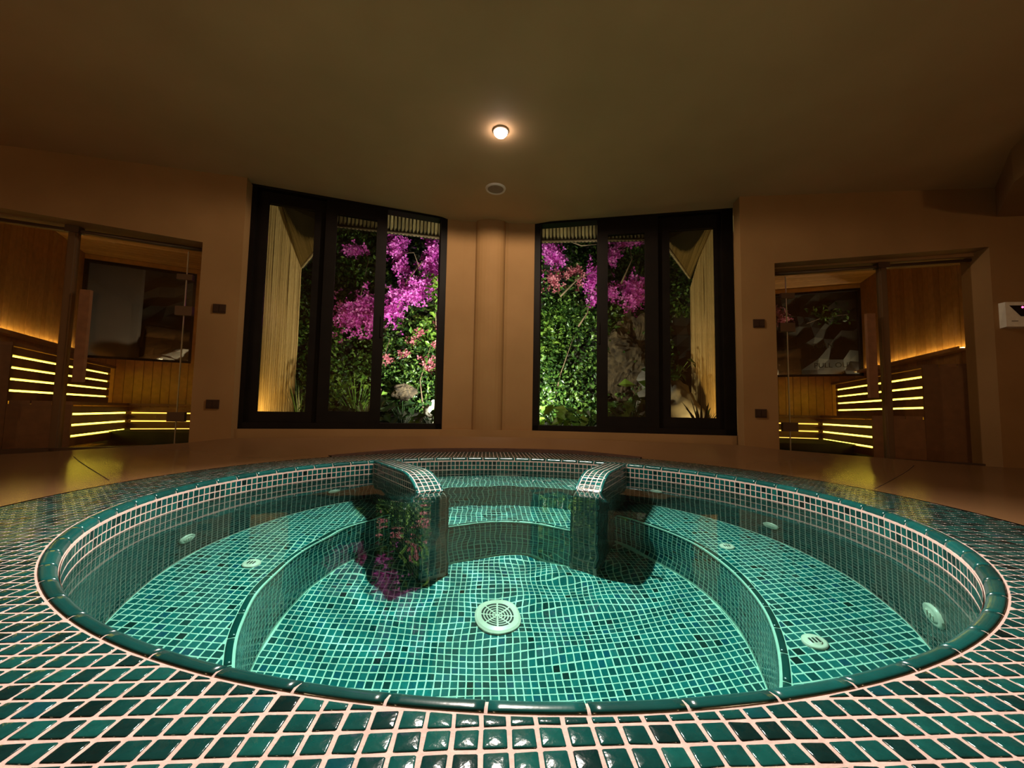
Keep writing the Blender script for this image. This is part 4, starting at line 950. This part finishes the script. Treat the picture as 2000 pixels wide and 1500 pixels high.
strap_plant('spider_plant', 'pale striped spider plant low in the middle pane of the left window', (-1.78, 4.95, 0.22), 26, .33, .026, M_pale, 11, spread=1.1)
strap_plant('agave', 'dark spiky plant silhouetted before the yellow reed wall on the right', (2.12, 4.55, 0.10), 14, .46, .05, M_leafdk, 12, up=1.0, spread=.7)
strap_plant('spiky_shrub', 'dark narrow leaved plant at the foot of the left reed wall', (-2.78, 5.35, 0.12), 22, .62, .03, M_leafdk, 13, up=1.1, spread=.45)
def broad_plant(name, label, base, n, L, mat_, seed, rise=0.25):
    rr = random.Random(seed); t = thing(name, label, 'plant'); t.location = base
    for k in range(n):
        a = rr.uniform(0, 6.28); r = rr.uniform(.05, .32); z = rise * rr.uniform(.3, 1.1); m = MB(); c = np.array((cos(a) * r, sin(a) * r, z))
        m.tube([(0, 0, 0), c * .6 + np.array((0, 0, .03)), c], .004, 5)
        f = np.array((cos(a) * .5, -0.6 + sin(a) * .3, .8)); leaf(m, c + np.array((cos(a), sin(a), 0)) * L * .4, L * rr.uniform(.7, 1.2), L * .62, f); part('leaf', m, mat_, t)
    return t
broad_plant('ground_plant', 'light green broad leaved plant low in the open part of the right window', (.55, 5.0, .14), 30, .17, M_leaf2, 21)
broad_plant('ground_plant', 'dark green ground cover low in the open part of the right window', (.95, 5.1, .12), 34, .16, M_leaf, 22)
broad_plant('ground_plant', 'fresh green ground plant low behind the middle pane of the right window', (1.5, 5.1, .12), 40, .16, M_leaf, 23, .4)
broad_plant('ground_plant', 'dark leaved ground plant low behind the open part of the left window', (-1.35, 5.05, .12), 34, .15, M_leafdk, 24, .35)
broad_plant('ground_plant', 'green ground plant beside the white rock outside the left window', (-.95, 4.85, .1), 24, .15, M_leaf, 25)
broad_plant('ground_plant', 'yellow green feathery plant above the striped spider plant', (-2.05, 5.4, .2), 40, .12, M_leaf2, 26, .55)
broad_plant('broad_leaf_plant', 'single bright broad leaf beside the pale stone outside the right window', (1.68, 5.5, .62), 5, .26, M_leaf2, 27, .12)
broad_plant('ground_plant', 'dim ground plant behind the middle pane of the left window', (-2.25, 5.0, .1), 26, .15, M_leafdk, 28, .3)
broad_plant('ground_plant', 'dim fern like plant above the grey boulder outside the right window', (2.25, 5.75, .72), 30, .15, M_leaf, 29, .35)
# reed walls and reed valances of the terrace
def reed_wall(name, label, pts, z0, z1fn, r=0.011):
    t = thing(name, label, 'reed wall'); P = [np.array(p) for p in pts]; seg = np.r_[0, np.cumsum([np.linalg.norm(P[i + 1] - P[i]) for i in range(len(P) - 1)])]; n = int(seg[-1] / (r * 2.05)); m = MB(); b = MB()
    at = lambda s: np.array([np.interp(s, seg, [p[0] for p in P]), np.interp(s, seg, [p[1] for p in P])])
    for k in range(n):
        p = at((k + .5) * seg[-1] / n); z1 = z1fn(p); rr = r * random.uniform(.85, 1.05)
        m.tube([(p[0], p[1], z0), (p[0] + random.gauss(0, .002), p[1], (z0 + z1) / 2), (p[0], p[1], z1)], rr, 6, cap=False)
    part('reeds', m, M_reed, t, stuff=True)
    q = [at(seg[-1] * i / 12) for i in range(13)]; c = np.array((0.0, 5.0))
    for i in range(12): b.prism([q[i] + np.array((.02, 0)) * np.sign(q[i][0]), q[i + 1] + np.array((.02, 0)) * np.sign(q[i][0]), q[i + 1] + np.array((.08, 0)) * np.sign(q[i][0]), q[i] + np.array((.08, 0)) * np.sign(q[i][0])], z0, [z1fn(q[i]), z1fn(q[i + 1]), z1fn(q[i + 1]), z1fn(q[i])])
    part('backing', b, M_reedroof, t)
zt = lambda p: min(3.0, 2.40 + (5.82 - p[1]) * 1.15)
reed_wall('reed_wall', 'yellow lit wall of upright reeds seen through the outer left pane', [(-2.62, 4.1), (-2.95, 4.6), (-3.06, 5.2), (-3.10, 5.8)], 0.08, zt)
reed_wall('reed_wall', 'yellow lit wall of upright reeds seen through the outer right pane', [(2.42, 4.2), (2.56, 4.6), (2.63, 5.2), (2.635, 5.95)], 0.08, zt)
def reed_panel(name, label, quad, n, r=0.013, cat='reed screen'):
    # reeds laid side by side between two edges (a->b upper, d->c lower)
    a, b, c, d = [np.array(p, float) for p in quad]; t = thing(name, label, cat)
    for k in range(n):
        s = (k + .5) / n; m = MB(); m.tube([a + (b - a) * s, d + (c - d) * s], r * random.uniform(.85, 1.05), 8); part('reed', m, M_reedroof, t, smooth=True)
    bk = np.array((0, 0.03, 0.004)); m = MB(); m.add([a + bk, b + bk, c + bk, d + bk, a + bk * 1.4, b + bk * 1.4, c + bk * 1.4, d + bk * 1.4], [(0, 1, 2, 3), (7, 6, 5, 4), (0, 4, 5, 1), (1, 5, 6, 2), (2, 6, 7, 3), (3, 7, 4, 0)]); part('backing', m, M_soil, t)
    m = MB(); m.tube([d + np.array((0, -.012, .012)), c + np.array((0, -.012, .012))], .016, 8); part('lower_batten', m, M_bark, t, smooth=True)
    return t
reed_panel('reed_valance', 'hanging reed screen across the top of the left window view', ((-2.0, 4.36, 2.95), (-.62, 4.70, 2.95), (-.62, 4.74, 2.385), (-2.0, 4.40, 2.385)), 34, 0.018)
reed_panel('reed_valance', 'hanging reed screen across the top of the right window view', ((.2, 4.70, 2.95), (1.72, 4.58, 2.95), (1.72, 4.60, 2.385), (.2, 4.74, 2.385)), 36, 0.018)
reed_panel('reed_roof', 'dark sloping reed roof over the left reed wall', ((-3.16, 5.2, 3.08), (-2.0, 4.34, 3.0), (-2.0, 4.42, 2.38), (-3.10, 5.82, 2.40)), 34, .018)
reed_panel('reed_roof', 'dark sloping reed roof over the right reed wall', ((1.72, 4.52, 3.0), (2.66, 5.2, 2.98), (2.64, 5.98, 2.40), (1.72, 4.62, 2.38)), 34, .018)
# views through the sauna windows
rock('boulder', 'pale rocks seen low through the window of the right sauna', (4.20, 6.6, .80), (.38, .28, .46), M_rock, 31, 40, 26, .07, False)
rock('boulder', 'pale grey stones seen low through the window of the left sauna', (-4.95, 6.2, .70), (.70, .3, .42), M_rock, 32, 40, 26, .07, False)
rock('boulder', 'low dim stones behind the lettering of the right sauna window', (5.05, 6.6, .82), (.42, .2, .38), M_rockgrey, 33, 40, 26, .07, False)
t = thing('tree_branch', 'thin lit branch with leaves seen through the window of the right sauna', 'branch')
stems(t, [[(4.35, 6.5, 1.72), (4.65, 6.45, 1.84), (4.95, 6.4, 1.96), (5.3, 6.35, 2.0)], [(4.3, 6.5, 1.55), (4.6, 6.45, 1.7)]], .012)
m = MB()
for _ in range(90): leaf(m, (5.0 + random.gauss(0, .16), 6.35 + random.gauss(0, .05), 1.98 + random.gauss(0, .08)), .09, .04)
part('foliage', m, M_leaf, t, stuff=True)
m = MB()
for _ in range(60): bract(m, (4.28 + random.gauss(0, .06), 6.4 + random.gauss(0, .04), 1.92 + random.gauss(0, .08)), .05)
part('blossoms', m, M_rose, t, stuff=True)
mb = MB(); mb.box((-6.15, 6.0, 1.4), .9, .12, 2.8, ang=.45); struct('wall_outside', mb, M_outwall, 'grey outside wall seen through the left sauna window')
